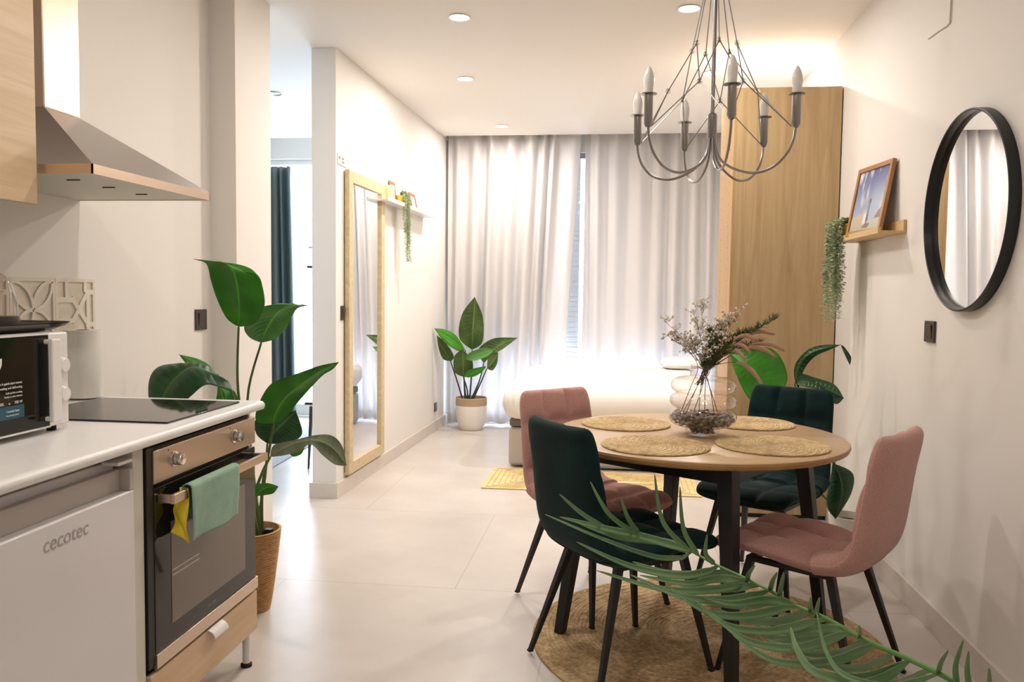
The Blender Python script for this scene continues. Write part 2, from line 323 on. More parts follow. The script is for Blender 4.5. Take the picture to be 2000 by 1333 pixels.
def text(name, body, size, m, parent, loc, rot, ext=0.0003, font_shear=0, align='LEFT'):
    cu = bpy.data.curves.new(name, 'FONT'); cu.body = body; cu.size = size; cu.extrude = ext; cu.shear = font_shear; cu.align_x = align
    tmp = bpy.data.objects.new(name, cu); COL.objects.link(tmp)
    dg = bpy.context.evaluated_depsgraph_get(); me = bpy.data.meshes.new_from_object(tmp.evaluated_get(dg))
    bpy.data.objects.remove(tmp); me.materials.clear(); me.materials.append(m)
    o = bpy.data.objects.new(name, me); COL.objects.link(o); o.location = loc; o.rotation_euler = rot
    if parent: o.parent = parent
    return o
def leafmesh(name, spec, m, parent, nv=46, nu=14, ripple=0.0028, thick=0.0012):
    Mi, L, Rr = spec; a = cr(Mi, nv); l = cr(L, nv); r = cr(Rr, nv)
    mb = M(); rows = []; rib = []
    for i in range(nv):
        row = []
        for j in range(2*nu+1):
            u = (j-nu)/nu; e = l[i] if u < 0 else r[i]; t = abs(u)
            p = a[i].lerp(e, t)
            nrm = (l[i]-a[i]).cross(r[i]-a[i])
            w = (e-a[i]).length
            d = (a[min(i+1, nv-1)]-a[max(i-1, 0)]).normalized()
            nn = d.cross(r[i]-l[i]); nn = nn.normalized() if nn.length > 1e-7 else Vector((0, 0, 1))
            p = p+nn*(ripple*math.sin(i*2.1+t*3.0)*math.sin(PI*min(1, t*1.15))+w*0.10*math.sin(PI*t))
            row.append(p); rib.append(1.0 if abs(j-nu) < 1 else 0.0)
        rows.append(row)
    mb.grid(rows)
    o = obj(name, mb, m, parent, solid=thick, angle=180)
    at = o.data.attributes.new('rib', 'FLOAT', 'POINT'); at.data.foreach_set('value', rib)
    return o
LA=[]
SA=[]
LB=[]
SB=[]
LC=[]
SC=[]
FR_L=[]
LA.append(([(-1.454,3.05,1.154),(-1.431,3.008,1.233),(-1.419,2.967,1.312),(-1.42,2.935,1.369),(-1.453,2.93,1.401),(-1.523,2.958,1.407),(-1.611,3.0,1.416)],[(-1.454,3.05,1.154),(-1.492,3.028,1.188),(-1.517,3.001,1.262),(-1.528,2.975,1.334),(-1.532,2.965,1.378),(-1.554,2.978,1.402),(-1.611,3.0,1.416)],[(-1.454,3.05,1.154),(-1.381,3.033,1.17),(-1.331,3.01,1.234),(-1.324,2.985,1.303),(-1.34,2.973,1.357),(-1.412,2.983,1.394),(-1.611,3.0,1.416)]))
LA.append(([(-1.451,3.25,1.08),(-1.416,3.22,1.135),(-1.369,3.19,1.189),(-1.32,3.16,1.222),(-1.274,3.17,1.237),(-1.219,3.2,1.239)],[(-1.451,3.25,1.08),(-1.47,3.185,1.104),(-1.47,3.133,1.148),(-1.427,3.103,1.207),(-1.356,3.135,1.24),(-1.219,3.2,1.239)],[(-1.451,3.25,1.08),(-1.389,3.249,1.098),(-1.335,3.238,1.146),(-1.3,3.208,1.194),(-1.269,3.199,1.228),(-1.219,3.2,1.239)]))
LA.append(([(-1.47,3.0,0.931),(-1.5,2.967,0.968),(-1.53,2.933,0.992),(-1.572,2.9,1.006),(-1.615,2.873,0.969),(-1.655,2.857,0.902),(-1.67,2.85,0.828)],[(-1.47,3.0,0.931),(-1.499,2.992,0.951),(-1.557,2.977,1.011),(-1.643,2.95,1.015),(-1.715,2.917,1.001),(-1.732,2.882,0.942),(-1.709,2.85,0.827)],[(-1.47,3.0,0.931),(-1.433,2.942,0.919),(-1.448,2.89,0.933),(-1.488,2.85,0.947),(-1.537,2.83,0.905),(-1.593,2.832,0.859),(-1.67,2.85,0.828)]))
LA.append(([(-1.593,3.15,0.926),(-1.674,3.2,0.962),(-1.757,3.25,0.996),(-1.842,3.3,1.019)],[(-1.593,3.15,0.926),(-1.692,3.2,0.955),(-1.78,3.25,0.983),(-1.842,3.3,1.019)],[(-1.593,3.15,0.926),(-1.66,3.226,0.975),(-1.741,3.276,1.003),(-1.842,3.3,1.019)]))
LA.append(([(-1.613,3.2,0.771),(-1.599,3.217,0.823),(-1.602,3.233,0.864),(-1.644,3.25,0.899)],[(-1.613,3.2,0.771),(-1.639,3.217,0.811),(-1.638,3.233,0.863),(-1.644,3.25,0.899)],[(-1.613,3.2,0.771),(-1.558,3.243,0.816),(-1.574,3.259,0.872),(-1.644,3.25,0.899)]))
LA.append(([(-1.342,3.12,0.765),(-1.322,3.085,0.805),(-1.267,3.05,0.875),(-1.189,3.0,0.931),(-1.093,2.95,0.993),(-1.038,2.925,1.019),(-0.996,2.9,1.038)],[(-1.342,3.12,0.765),(-1.404,3.1,0.772),(-1.39,3.076,0.837),(-1.317,3.03,0.932),(-1.201,2.976,0.978),(-1.083,2.94,1.019),(-0.996,2.9,1.038)],[(-1.342,3.12,0.765),(-1.29,3.1,0.79),(-1.242,3.076,0.838),(-1.153,3.03,0.924),(-1.086,2.976,0.979),(-1.034,2.94,1.007),(-0.996,2.9,1.038)]))
LA.append(([(-1.44,3.28,0.651),(-1.416,3.293,0.698),(-1.376,3.307,0.74),(-1.33,3.32,0.788)],[(-1.44,3.28,0.651),(-1.494,3.293,0.688),(-1.495,3.307,0.752),(-1.33,3.32,0.788)],[(-1.44,3.28,0.651),(-1.371,3.319,0.648),(-1.308,3.333,0.688),(-1.33,3.32,0.788)]))
LA.append(([(-1.327,3.05,0.644),(-1.27,3.0,0.682),(-1.188,2.95,0.722),(-1.108,2.9,0.745),(-1.037,2.85,0.749),(-0.984,2.825,0.726),(-0.934,2.8,0.677)],[(-1.327,3.05,0.644),(-1.295,3.01,0.699),(-1.195,2.967,0.73),(-1.096,2.92,0.76),(-1.012,2.867,0.771),(-0.962,2.835,0.74),(-0.934,2.8,0.677)],[(-1.327,3.05,0.644),(-1.243,2.985,0.666),(-1.158,2.924,0.699),(-1.093,2.87,0.736),(-1.031,2.824,0.706),(-0.979,2.81,0.677),(-0.934,2.8,0.677)]))
LA.append(([(-1.28,3.1,0.663),(-1.251,3.107,0.654),(-1.226,3.113,0.662),(-1.212,3.12,0.678)],[(-1.28,3.1,0.663),(-1.266,3.107,0.674),(-1.232,3.113,0.678),(-1.212,3.12,0.678)],[(-1.28,3.1,0.663),(-1.258,3.107,0.637),(-1.226,3.113,0.646),(-1.212,3.12,0.678)]))
LA.append(([(-1.369,3.0,0.498),(-1.336,2.983,0.527),(-1.296,2.967,0.545),(-1.252,2.95,0.553)],[(-1.369,3.0,0.498),(-1.363,2.983,0.542),(-1.308,2.967,0.56),(-1.252,2.95,0.553)],[(-1.369,3.0,0.498),(-1.333,3.001,0.503),(-1.287,2.984,0.517),(-1.252,2.95,0.553)]))
SA.append([(-1.454,3.05,1.154),(-1.464,3.062,0.908),(-1.43,3.075,0.621),(-1.398,3.088,0.412),(-1.398,3.1,0.294)])
SA.append([(-1.451,3.25,1.08),(-1.5,3.225,0.857),(-1.472,3.2,0.594),(-1.436,3.175,0.387),(-1.414,3.15,0.278)])
SA.append([(-1.342,3.12,0.765),(-1.362,3.12,0.656),(-1.393,3.12,0.488),(-1.394,3.12,0.288)])
SA.append([(-1.44,3.28,0.651),(-1.431,3.237,0.523),(-1.435,3.193,0.382),(-1.41,3.15,0.278)])
SA.append([(-1.327,3.05,0.644),(-1.369,3.067,0.574),(-1.402,3.083,0.476),(-1.392,3.1,0.294)])
SA.append([(-1.47,3.0,0.931),(-1.441,3.033,0.771),(-1.411,3.067,0.562),(-1.394,3.1,0.294)])
SA.append([(-1.613,3.2,0.771),(-1.541,3.173,0.661),(-1.464,3.147,0.5),(-1.407,3.12,0.287)])
SA.append([(-1.369,3.0,0.498),(-1.39,3.04,0.405),(-1.387,3.08,0.301)])
SA.append([(-1.593,3.15,0.926),(-1.556,3.14,0.813),(-1.466,3.13,0.566),(-1.409,3.12,0.287)])
LB.append(([(-1.312,7.6,0.758),(-1.303,7.567,0.924),(-1.287,7.55,1.092),(-1.284,7.55,1.259)],[(-1.312,7.6,0.758),(-1.434,7.593,0.872),(-1.408,7.576,1.09),(-1.284,7.55,1.259)],[(-1.312,7.6,0.758),(-1.214,7.593,0.837),(-1.209,7.576,1.069),(-1.284,7.55,1.259)]))
LB.append(([(-1.358,7.5,0.759),(-1.462,7.433,0.856),(-1.548,7.383,0.914),(-1.622,7.35,0.966)],[(-1.358,7.5,0.759),(-1.433,7.459,0.893),(-1.53,7.409,0.955),(-1.622,7.35,0.966)],[(-1.358,7.5,0.759),(-1.409,7.416,0.759),(-1.529,7.366,0.84),(-1.622,7.35,0.966)]))
LB.append(([(-1.488,7.5,0.655),(-1.532,7.45,0.735),(-1.575,7.4,0.823),(-1.598,7.35,0.905)],[(-1.488,7.5,0.655),(-1.555,7.45,0.677),(-1.589,7.4,0.775),(-1.598,7.35,0.905)],[(-1.488,7.5,0.655),(-1.462,7.467,0.711),(-1.521,7.417,0.823),(-1.598,7.35,0.905)]))
LB.append(([(-1.361,7.45,0.515),(-1.363,7.43,0.597),(-1.367,7.42,0.693),(-1.372,7.42,0.773)],[(-1.361,7.45,0.515),(-1.449,7.456,0.56),(-1.453,7.446,0.703),(-1.372,7.42,0.773)],[(-1.361,7.45,0.515),(-1.285,7.456,0.559),(-1.285,7.446,0.678),(-1.372,7.42,0.773)]))
LB.append(([(-1.199,7.6,0.634),(-1.127,7.6,0.742),(-1.021,7.6,0.821),(-0.881,7.6,0.881)],[(-1.199,7.6,0.634),(-1.263,7.626,0.747),(-1.122,7.626,0.866),(-0.881,7.6,0.881)],[(-1.199,7.6,0.634),(-1.114,7.583,0.715),(-1.003,7.583,0.784),(-0.881,7.6,0.881)]))
LB.append(([(-1.339,7.4,0.686),(-1.243,7.367,0.728),(-1.158,7.333,0.76),(-1.054,7.3,0.788)],[(-1.339,7.4,0.686),(-1.3,7.367,0.745),(-1.181,7.333,0.792),(-1.054,7.3,0.788)],[(-1.339,7.4,0.686),(-1.251,7.332,0.679),(-1.128,7.299,0.721),(-1.054,7.3,0.788)]))
LB.append(([(-1.357,7.4,0.52),(-1.273,7.383,0.556),(-1.199,7.367,0.593),(-1.135,7.35,0.629)],[(-1.357,7.4,0.52),(-1.306,7.383,0.584),(-1.209,7.367,0.616),(-1.135,7.35,0.629)],[(-1.357,7.4,0.52),(-1.268,7.357,0.526),(-1.18,7.341,0.572),(-1.135,7.35,0.629)]))
LB.append(([(-1.161,7.55,0.591),(-1.121,7.567,0.629),(-1.085,7.583,0.686),(-1.063,7.6,0.738)],[(-1.161,7.55,0.591),(-1.155,7.567,0.676),(-1.114,7.583,0.743),(-1.063,7.6,0.738)],[(-1.161,7.55,0.591),(-1.11,7.567,0.572),(-1.07,7.583,0.638),(-1.063,7.6,0.738)]))
SB.append([(-1.312,7.6,0.758),(-1.315,7.6,0.535),(-1.332,7.6,0.281)])
SB.append([(-1.367,7.55,0.755),(-1.38,7.55,0.538),(-1.358,7.55,0.287)])
SB.append([(-1.498,7.5,0.655),(-1.441,7.54,0.465),(-1.393,7.58,0.282)])
SB.append([(-1.361,7.45,0.515),(-1.367,7.515,0.397),(-1.368,7.58,0.283)])
SB.append([(-1.199,7.6,0.634),(-1.241,7.6,0.464),(-1.318,7.6,0.282)])
SB.append([(-1.161,7.55,0.591),(-1.227,7.575,0.442),(-1.303,7.6,0.282)])
SB.append([(-1.357,7.4,0.52),(-1.34,7.5,0.4),(-1.347,7.6,0.281)])
LC.append(([(0.797,4.3,0.719),(0.761,4.333,0.846),(0.689,4.383,0.933),(0.618,4.45,0.994)],[(0.797,4.3,0.719),(0.708,4.359,0.767),(0.642,4.409,0.903),(0.618,4.45,0.994)],[(0.797,4.3,0.719),(0.901,4.359,0.874),(0.821,4.409,1.028),(0.618,4.45,0.994)]))
LC.append(([(0.902,4.1,0.846),(0.89,4.1,0.913),(0.908,4.09,0.981),(0.947,4.06,1.029),(1.009,4.03,1.057),(1.064,4.0,1.074)],[(0.902,4.1,0.846),(0.881,4.112,0.911),(0.888,4.109,0.979),(0.939,4.079,1.047),(1.0,4.042,1.07),(1.064,4.0,1.074)],[(0.902,4.1,0.846),(0.91,4.1,0.906),(0.937,4.09,0.972),(0.971,4.06,1.017),(1.017,4.03,1.045),(1.064,4.0,1.074)]))
LC.append(([(1.064,4.0,1.074),(1.078,3.983,1.056),(1.088,3.967,1.034),(1.095,3.95,0.983)],[(1.064,4.0,1.074),(1.078,3.983,1.063),(1.103,3.967,1.02),(1.095,3.95,0.983)],[(1.064,4.0,1.074),(1.069,3.983,1.051),(1.08,3.967,1.019),(1.095,3.95,0.983)]))
LC.append(([(0.882,4.1,0.875),(0.931,4.075,0.889),(0.985,4.05,0.878),(1.038,4.025,0.851),(1.086,4.0,0.823)],[(0.882,4.1,0.875),(0.9,4.103,0.925),(0.974,4.09,0.908),(1.056,4.053,0.88),(1.086,4.0,0.823)],[(0.882,4.1,0.875),(0.925,4.047,0.865),(0.988,4.01,0.851),(1.049,3.997,0.794),(1.086,4.0,0.823)]))
LC.append(([(1.046,4.0,0.512),(1.071,3.967,0.459),(1.081,3.95,0.378),(1.055,3.95,0.256)],[(1.046,4.0,0.512),(1.037,3.993,0.44),(1.018,3.976,0.32),(1.055,3.95,0.256)],[(1.046,4.0,0.512),(1.136,3.993,0.468),(1.128,3.976,0.374),(1.055,3.95,0.256)]))
SC.append([(0.797,4.3,0.719),(0.893,4.24,0.522),(1.008,4.18,0.358),(1.094,4.12,0.274)])
SC.append([(0.902,4.1,0.846),(0.97,4.1,0.602),(1.048,4.1,0.429),(1.112,4.1,0.28)])
SC.append([(0.882,4.1,0.875),(0.958,4.1,0.602),(1.04,4.1,0.428),(1.108,4.1,0.28)])
SC.append([(1.046,4.0,0.512),(1.048,4.027,0.568),(1.075,4.053,0.465),(1.114,4.08,0.285)])
RACHIS=[(0.162,1.605,0.799),(0.199,1.556,0.793),(0.246,1.508,0.786),(0.281,1.459,0.783),(0.313,1.411,0.777),(0.353,1.362,0.776),(0.401,1.314,0.763),(0.454,1.265,0.756),(0.491,1.217,0.752),(0.536,1.168,0.737),(0.553,1.12,0.719)]
FR_L.append([(0.158,1.607,0.788),(0.094,1.64,0.774),(-0.009,1.674,0.794),(-0.135,1.707,0.832)])
FR_L.append([(0.158,1.607,0.801),(0.072,1.64,0.813),(-0.02,1.674,0.82),(-0.104,1.707,0.828)])
FR_L.append([(0.16,1.606,0.797),(0.113,1.639,0.805),(0.022,1.672,0.801),(-0.075,1.706,0.821)])
FR_L.append([(0.207,1.548,0.789),(0.14,1.581,0.759),(0.042,1.614,0.762),(-0.065,1.648,0.794)])
FR_L.append([(0.249,1.504,0.781),(0.193,1.537,0.75),(0.101,1.57,0.735),(-0.023,1.604,0.752)])
FR_L.append([(0.28,1.46,0.779),(0.215,1.494,0.749),(0.136,1.527,0.738),(0.043,1.56,0.762)])
FR_L.append([(0.315,1.408,0.778),(0.243,1.441,0.742),(0.177,1.474,0.732),(0.115,1.508,0.759)])
FR_L.append([(0.353,1.362,0.777),(0.278,1.396,0.736),(0.207,1.429,0.727),(0.157,1.462,0.754)])
FR_L.append([(0.386,1.329,0.771),(0.313,1.362,0.724),(0.237,1.396,0.716),(0.18,1.429,0.746)])
FR_L.append([(0.415,1.301,0.765),(0.355,1.334,0.716),(0.274,1.368,0.697),(0.212,1.401,0.723)])
FR_L.append([(0.454,1.265,0.756),(0.4,1.299,0.711),(0.339,1.332,0.697),(0.301,1.365,0.725)])
FR_L.append([(0.482,1.229,0.755),(0.423,1.254,0.72),(0.363,1.279,0.72),(0.34,1.304,0.747),(0.331,1.329,0.798)])
FR_L.append([(0.454,1.265,0.756),(0.397,1.29,0.704),(0.327,1.315,0.706),(0.304,1.34,0.733),(0.3,1.365,0.756)])
FR_L.append([(0.249,1.504,0.781),(0.202,1.537,0.772),(0.149,1.57,0.748),(0.062,1.604,0.747)])
FR_L.append([(0.315,1.408,0.778),(0.277,1.441,0.772),(0.221,1.474,0.749),(0.171,1.508,0.747)])
FR_L.append([(0.386,1.329,0.771),(0.344,1.362,0.758),(0.303,1.396,0.735),(0.259,1.429,0.728)])
FR_L.append([(0.503,1.205,0.754),(0.461,1.238,0.714),(0.399,1.271,0.7),(0.363,1.305,0.716)])
FR_L.append([(0.228,1.527,0.789),(0.18,1.594,0.759),(0.116,1.66,0.737),(0.051,1.727,0.733)])
FR_L.append([(0.266,1.48,0.785),(0.213,1.547,0.75),(0.163,1.614,0.727),(0.107,1.68,0.719)])
FR_L.append([(0.298,1.434,0.781),(0.253,1.501,0.739),(0.207,1.567,0.714),(0.16,1.634,0.705)])
FR_L.append([(0.333,1.387,0.777),(0.298,1.453,0.732),(0.252,1.52,0.704),(0.205,1.587,0.695)])
FR_L.append([(0.371,1.344,0.772),(0.34,1.411,0.722),(0.295,1.477,0.691),(0.252,1.544,0.683)])
FR_L.append([(0.402,1.313,0.766),(0.382,1.379,0.715),(0.341,1.446,0.68),(0.293,1.513,0.669)])
FR_L.append([(0.435,1.283,0.761),(0.415,1.35,0.706),(0.377,1.417,0.671),(0.341,1.483,0.659)])
FR_L.append([(0.472,1.243,0.756),(0.456,1.309,0.705),(0.432,1.376,0.67),(0.401,1.443,0.656)])
FR_L.append([(0.059,1.655,0.812),(0.0,1.63,0.859),(-0.038,1.605,0.929)])
FR_L.append([(0.001,1.682,0.81),(-0.057,1.657,0.852),(-0.1,1.632,0.895)])
FR_L.append([(0.064,1.653,0.809),(0.037,1.628,0.854),(0.022,1.603,0.901)])
FR_L.append([(0.158,1.607,0.799),(0.103,1.582,0.862),(0.084,1.557,0.959)])
FR_L.append([(0.174,1.589,0.795),(0.141,1.564,0.854),(0.13,1.539,0.942)])
FR_L.append([(0.199,1.556,0.793),(0.179,1.531,0.82),(0.178,1.506,0.863)])
FR_L.append([(0.25,1.503,0.784),(0.249,1.478,0.805),(0.255,1.453,0.828)])
FR_L.append([(0.282,1.457,0.782),(0.281,1.432,0.809),(0.284,1.407,0.833)])
FR_L.append([(0.294,1.44,0.78),(0.292,1.415,0.807),(0.291,1.39,0.839)])
FR_L.append([(0.333,1.387,0.776),(0.328,1.362,0.794),(0.323,1.337,0.818)])
FR_L.append([(0.341,1.377,0.774),(0.336,1.352,0.794),(0.334,1.327,0.822)])
FR_L.append([(0.393,1.321,0.764),(0.387,1.296,0.782),(0.379,1.271,0.802)])
FR_L.append([(0.479,1.233,0.753),(0.473,1.208,0.781),(0.473,1.183,0.809)])
FR_L.append([(0.497,1.211,0.748),(0.484,1.186,0.787),(0.483,1.161,0.833)])
FR_L.append([(0.51,1.198,0.745),(0.494,1.173,0.786),(0.485,1.148,0.824)])
FR_L.append([(0.529,1.176,0.739),(0.514,1.151,0.777),(0.502,1.126,0.812)])
# ================================================================== SETTING
XR = 1.262; XK = -1.93; YB = 8.0
struct('floor', M().box(-4.8, XR+.12, -1.4, 8.25, -0.05, 0), MT['floor'], smooth=False)
struct('ceiling', M().box(-4.8, XR+.12, -1.4, 7.74, H, H+.22).box(-4.8, XR+.12, 7.74, 8.25, H+.17, H+.22), MT['ceil'], smooth=False)
struct('wall_right', M().box(XR, XR+.12, -1.4, 8.25, 0, H+.17), MT['wall'], smooth=False)
struct('wall_kitchen', M().box(XK-.14, XK, -1.4, 3.76, 0, H), MT['wall'], smooth=False)
struct('wall_behind', M().box(-2.07, XR, -1.4, -1.3, 0, H), MT['wall'], smooth=False)
struct('wall_corner_pier', M().box(-4.8, -1.80, 3.76, 4.165, 0, H), MT['wall'], bevel=.003)
# partition with the wide mirror, slightly out of parallel
def slant(x0a, x1a, x0b, x1b, ya, yb, z0, z1):
    return M().add([(x0a, ya, z0), (x1a, ya, z0), (x1b, yb, z0), (x0b, yb, z0), (x0a, ya, z1), (x1a, ya, z1), (x1b, yb, z1), (x0b, yb, z1)],
                   [(3, 2, 1, 0), (4, 5, 6, 7), (0, 1, 5, 4), (1, 2, 6, 5), (2, 3, 7, 6), (3, 0, 4, 7)])
struct('wall_left', slant(-1.86, -1.705, -1.80, -1.63, 4.91, YB, 0, H), MT['wall'], bevel=.003)
struct('trim_1', M().box(-1.86, -1.62, 7.74, YB, H, H+.17), MT['wall'], smooth=False)
struct('baseboard_left', slant(-1.705, -1.69, -1.63, -1.615, 4.895, YB, 0, .095), MT['base'], bevel=.002)
struct('baseboard_left_end', M().box(-1.872, -1.69, 4.885, 4.91, 0, .095), MT['base'], bevel=.002)
struct('baseboard_right', M().box(XR-.015, XR, -1.3, 8.0, 0, .105), MT['base'], bevel=.002)
struct('wall_far_left', M().box(-4.8, -4.7, 4.165, 8.25, 0, H+.17), MT['wall'], smooth=False)
# facade
wb = M()
wb.box(-1.80, -1.52, YB, YB+.2, 0, H+.17).box(1.16, XR, YB, YB+.2, 0, H+.17).box(-1.52, 1.16, YB, YB+.2, 2.66, H+.17).box(-1.52, 1.16, YB, YB+.2, 0, .02)
wb.box(-4.8, -3.62, YB, YB+.2, 0, H+.17).box(-2.0, -1.80, YB, YB+.2, 0, H+.17).box(-3.62, -2.0, YB, YB+.2, 2.62, H+.17).box(-3.62, -2.0, YB, YB+.2, 0, .02)
struct('wall_back', wb, MT['wall'], smooth=False)
def window(n, x0, x1, z0, z1, muls, fm=None):
    w = M(); t = .05
    w.box(x0, x1, YB+.06, YB+.12, z0, z0+.11).box(x0, x1, YB+.06, YB+.12, z1-t, z1).box(x0, x0+t, YB+.06, YB+.12, z0, z1).box(x1-t, x1, YB+.06, YB+.12, z0, z1)
    for mx in muls: w.box(mx-.03, mx+.03, YB+.06, YB+.12, z0, z1)
    o = struct('window_%d' % n, w, fm or MT['alu'], bevel=.003)
    obj('pane', M().box(x0+t, x1-t, YB+.088, YB+.092, z0+.11, z1-t), MT['glass'], o, smooth=False)
    return o
window(1, -1.52, 1.16, .02, 2.66, (-.25,)); window(2, -3.62, -2.0, .02, 2.62, (), MT['white'])
# added blockers, unseen behind the long curtains, hold back daylight: slats, slot between
for x0, x1, nm in ((-1.51, -.34, 'slatted exterior shutter behind left curtain, added unseen to hold back daylight'), (-.20, 1.15, 'slatted exterior shutter behind right curtain, added unseen to hold back daylight')):
    sh = M(); z = .62
    while z < 2.6: sh.box(x0, x1, YB+.15, YB+.165, z, z+.047); z += .05
    sh.box(x0, x1, YB+.166, YB+.172, .62, 2.64)
    tag(obj('daylight_blocker', sh, MT['blocker'], smooth=False), nm, 'blocker')
# ================================================================== CURTAINS
def curtain(name, label, xt0, xt1, xb0, xb1, z0, z1, y, n, amp, m, seed, group=None):
    rnd = random.Random(seed); nz = 26; nx = n*14
    ph = []; acc = 0
    wd = [rnd.uniform(.55, 1.6) for _ in range(n)]; tot = sum(wd)
    amps = [rnd.uniform(.45, 1.25) for _ in range(n)]
    edges = [0]
    for q in wd: edges.append(edges[-1]+q/tot)
    rows = []
    for i in range(nz+1):
        v = i/nz; z = z0+(z1-z0)*v; row = []
        for j in range(nx+1):
            u = j/nx; k = max(q for q in range(n) if edges[q] <= u+1e-9); f = (u-edges[k])/(edges[k+1]-edges[k])
            s = math.sin(2*PI*f)*amps[k]*amp
            s += .012*math.sin(u*37+v*3+seed)*math.sin(v*2.4+u*9)
            ub = u+.012*math.sin(u*23+seed)*(1-v)
            x = (xt0+(xt1-xt0)*u)*v+(xb0+(xb1-xb0)*ub)*(1-v)
            row.append((x, y+s*(.75+.35*(1-v)), z))
        rows.append(row)
    o = obj(name, M().grid(rows), m, angle=180, solid=.0015)
    return tag(o, label, 'curtain', group)
curtain('curtain', 'long pale linen curtain left of the bright gap, behind the small potted plant', -1.605, -.315, -1.60, -.50, .03, 2.93, 7.86, 8, .055, MT['curtain'], 3)
curtain('curtain', 'long pale linen curtain right of the bright gap, beside the oak wardrobe', -.29, 1.25, -.28, 1.25, .03, 2.93, 7.87, 9, .05, MT['curtain'], 11)
curtain('curtain', 'dark green satin curtain seen through the doorway', -3.95, -3.135, -4.0, -3.08, .04, 2.50, 7.72, 8, .05, MT['gcurtain'], 5)
# ================================================================== CEILING LIGHTS
LBL = ['round recessed downlight, large one near the top centre left', 'round recessed downlight just left of the chandelier stem at the top edge', 'round recessed downlight in front of the left curtain, middle of the row',
       'round recessed downlight glowing behind the chandelier stem', 'round recessed downlight nearest the curtains, smallest of the row',
       'round recessed downlight above the far end of the worktop', 'added unseen fill downlight in the near right part of the ceiling', 'added unseen fill downlight above the fridge and microwave', 'added unseen fill downlight above the rear of the room']
for i, (x, y, w) in enumerate(DOWN):
    t = thing('recessed_downlight', LBL[i], 'ceiling light', (x, y, H), 0, 'recessed ceiling downlights')
    obj('trim_ring', M().lathe([(.052, .0), (.058, -.006), (.056, -.007), (.0505, -.004), (.050, .0)], 32, cap=False), MT['ceil'], t)
    obj('diffuser', M().lathe([(.0005, -.0045), (.050, -.0045)], 32, cap=False), MT['lamp'], t)
t = thing('recessed_downlight', 'unlit ring downlight on the ceiling seen through the doorway', 'ceiling light', (-2.56, 5.99, H))
obj('trim_ring', M().lathe([(.052, .0), (.058, -.006), (.055, -.009), (.045, -.004), (.045, .0)], 32, cap=False), MT['chrome'], t)
obj('diffuser', M().lathe([(.0005, -.002), (.045, -.002)], 32, cap=False), MT['ceil'], t)
# ================================================================== WARDROBE
WX0, WX1, WY0, WY1, WH = .664, 1.255, 4.86, 5.42, 2.48
t = thing('wardrobe', 'tall oak wardrobe standing against the right wall with perforated side', 'wardrobe', (.96, 5.14, 0))
L = Vector((.96, 5.14, 0))
def rel(mb, l=L): mb.v = [(v[0]-l.x, v[1]-l.y, v[2]-l.z) for v in mb.v]; return mb
obj('back_panel', rel(M().box(WX0+.018, WX1, WY0, WY0+.018, .03, WH)), MT['oak'], t, bevel=.001)
obj('side_panel', rel(M().box(WX0, WX0+.018, WY0, WY1, .03, WH-.0)), MT['oak_edge'], t, bevel=.001)
obj('side_panel', rel(M().box(WX1-.018, WX1, WY0+.02, WY1, .03, WH)), MT['oak'], t, bevel=.001)
obj('top_panel', rel(M().box(WX0+.018, WX1-.018, WY0+.02, WY1, WH-.02, WH-.002)), MT['oak'], t)
obj('plinth', rel(M().box(WX0+.03, WX1-.01, WY0+.03, WY1-.04, 0, .03)), MT['black'], t)
obj('edge_band', rel(M().box(WX0-.0005, WX0+.003, WY0-.001, WY0+.001, .03, WH)), MT['pine'], t)
ph = M()
z = .3
while z < 2.42:
    for yy in (WY0+.14, WY0+.43): ph.tube([(WX0-.0008, yy, z), (WX0+.002, yy, z)], .0035, 8)
    z += .064
o = obj('shelf_pin_holes', rel(ph), MT['black'], t)
for sx in (0,):
    t2 = thing('led_strip', 'warm light strip lying on top of the oak wardrobe', 'lamp', (.96, 5.36, WH))
    obj('channel', M().box(-.27, .27, -.012, .012, 0, .01), MT['chrome'], t2)
    obj('diffuser', M().box(-.265, .265, -.009, .009, .01, .014), MT['lamp'], t2)
    area('led_strip_lamp', (.96, 5.36, WH+.03), .52, 1.8, WARM, (PI, 0, 0), .03)
# ================================================================== BED
t = thing('bed', 'low double bed with white fitted sheet and grey fabric base in front of the curtains', 'bed', (-.01, 6.88, 0))
L = Vector((-.01, 6.88, 0))
obj('base', rel(M().box(-.755, .72, 6.0, 7.76, .012, .30), L), MT['bedbase'], t, bevel=.03, segs=4)
obj('dark_band', rel(M().box(-.75, .715, 6.01, 7.75, .305, .365), L), MT['beddark'], t, bevel=.015, segs=3)
rows = []; mb = M()
# mattress with rounded bulging sides and creases
def mattress(x0, x1, y0, y1, z0, z1):
    per = []; n = 60
    prof = []
    for k in range(13): a = -PI/2+PI*k/12; prof.append((math.cos(a), math.sin(a)))
    cx, cy = (x0+x1)/2, (y0+y1)/2; hx, hy = (x1-x0)/2, (y1-y0)/2
    m_ = M(); rows = []
    N = 160
    for k, (c, s_) in enumerate(prof):
        row = []
        for i in range(N+1):
            a = 2*PI*i/N; ca, sa = math.cos(a), math.sin(a); e = .09
            ux = abs(ca)**e*(1 if ca > 0 else -1); uy = abs(sa)**e*(1 if sa > 0 else -1)
            ins = .10*(1-c)**1.2
            wr = .004*math.sin(a*61+k*.6)+.003*math.sin(a*97+1+k)
            wr *= c
            zz = z0+(z1-z0)*(s_+1)/2
            row.append((cx+ux*(hx-ins+wr), cy+uy*(hy-ins+wr), zz))
        rows.append(row)
    m_.grid(rows)
    top = rows[-1][:-1]; b = len(m_.v); m_.v += [tuple(v) for v in top]+[(cx, cy, z1+.01)]
    m_.f += [(b+i, b+(i+1) % N, b+N) for i in range(N)]
    return m_
obj('mattress', rel(mattress(-.80, .76, 5.90, 7.79, .365, .625), L), MT['sheet'], t, angle=60)
pm = M(); rows = []
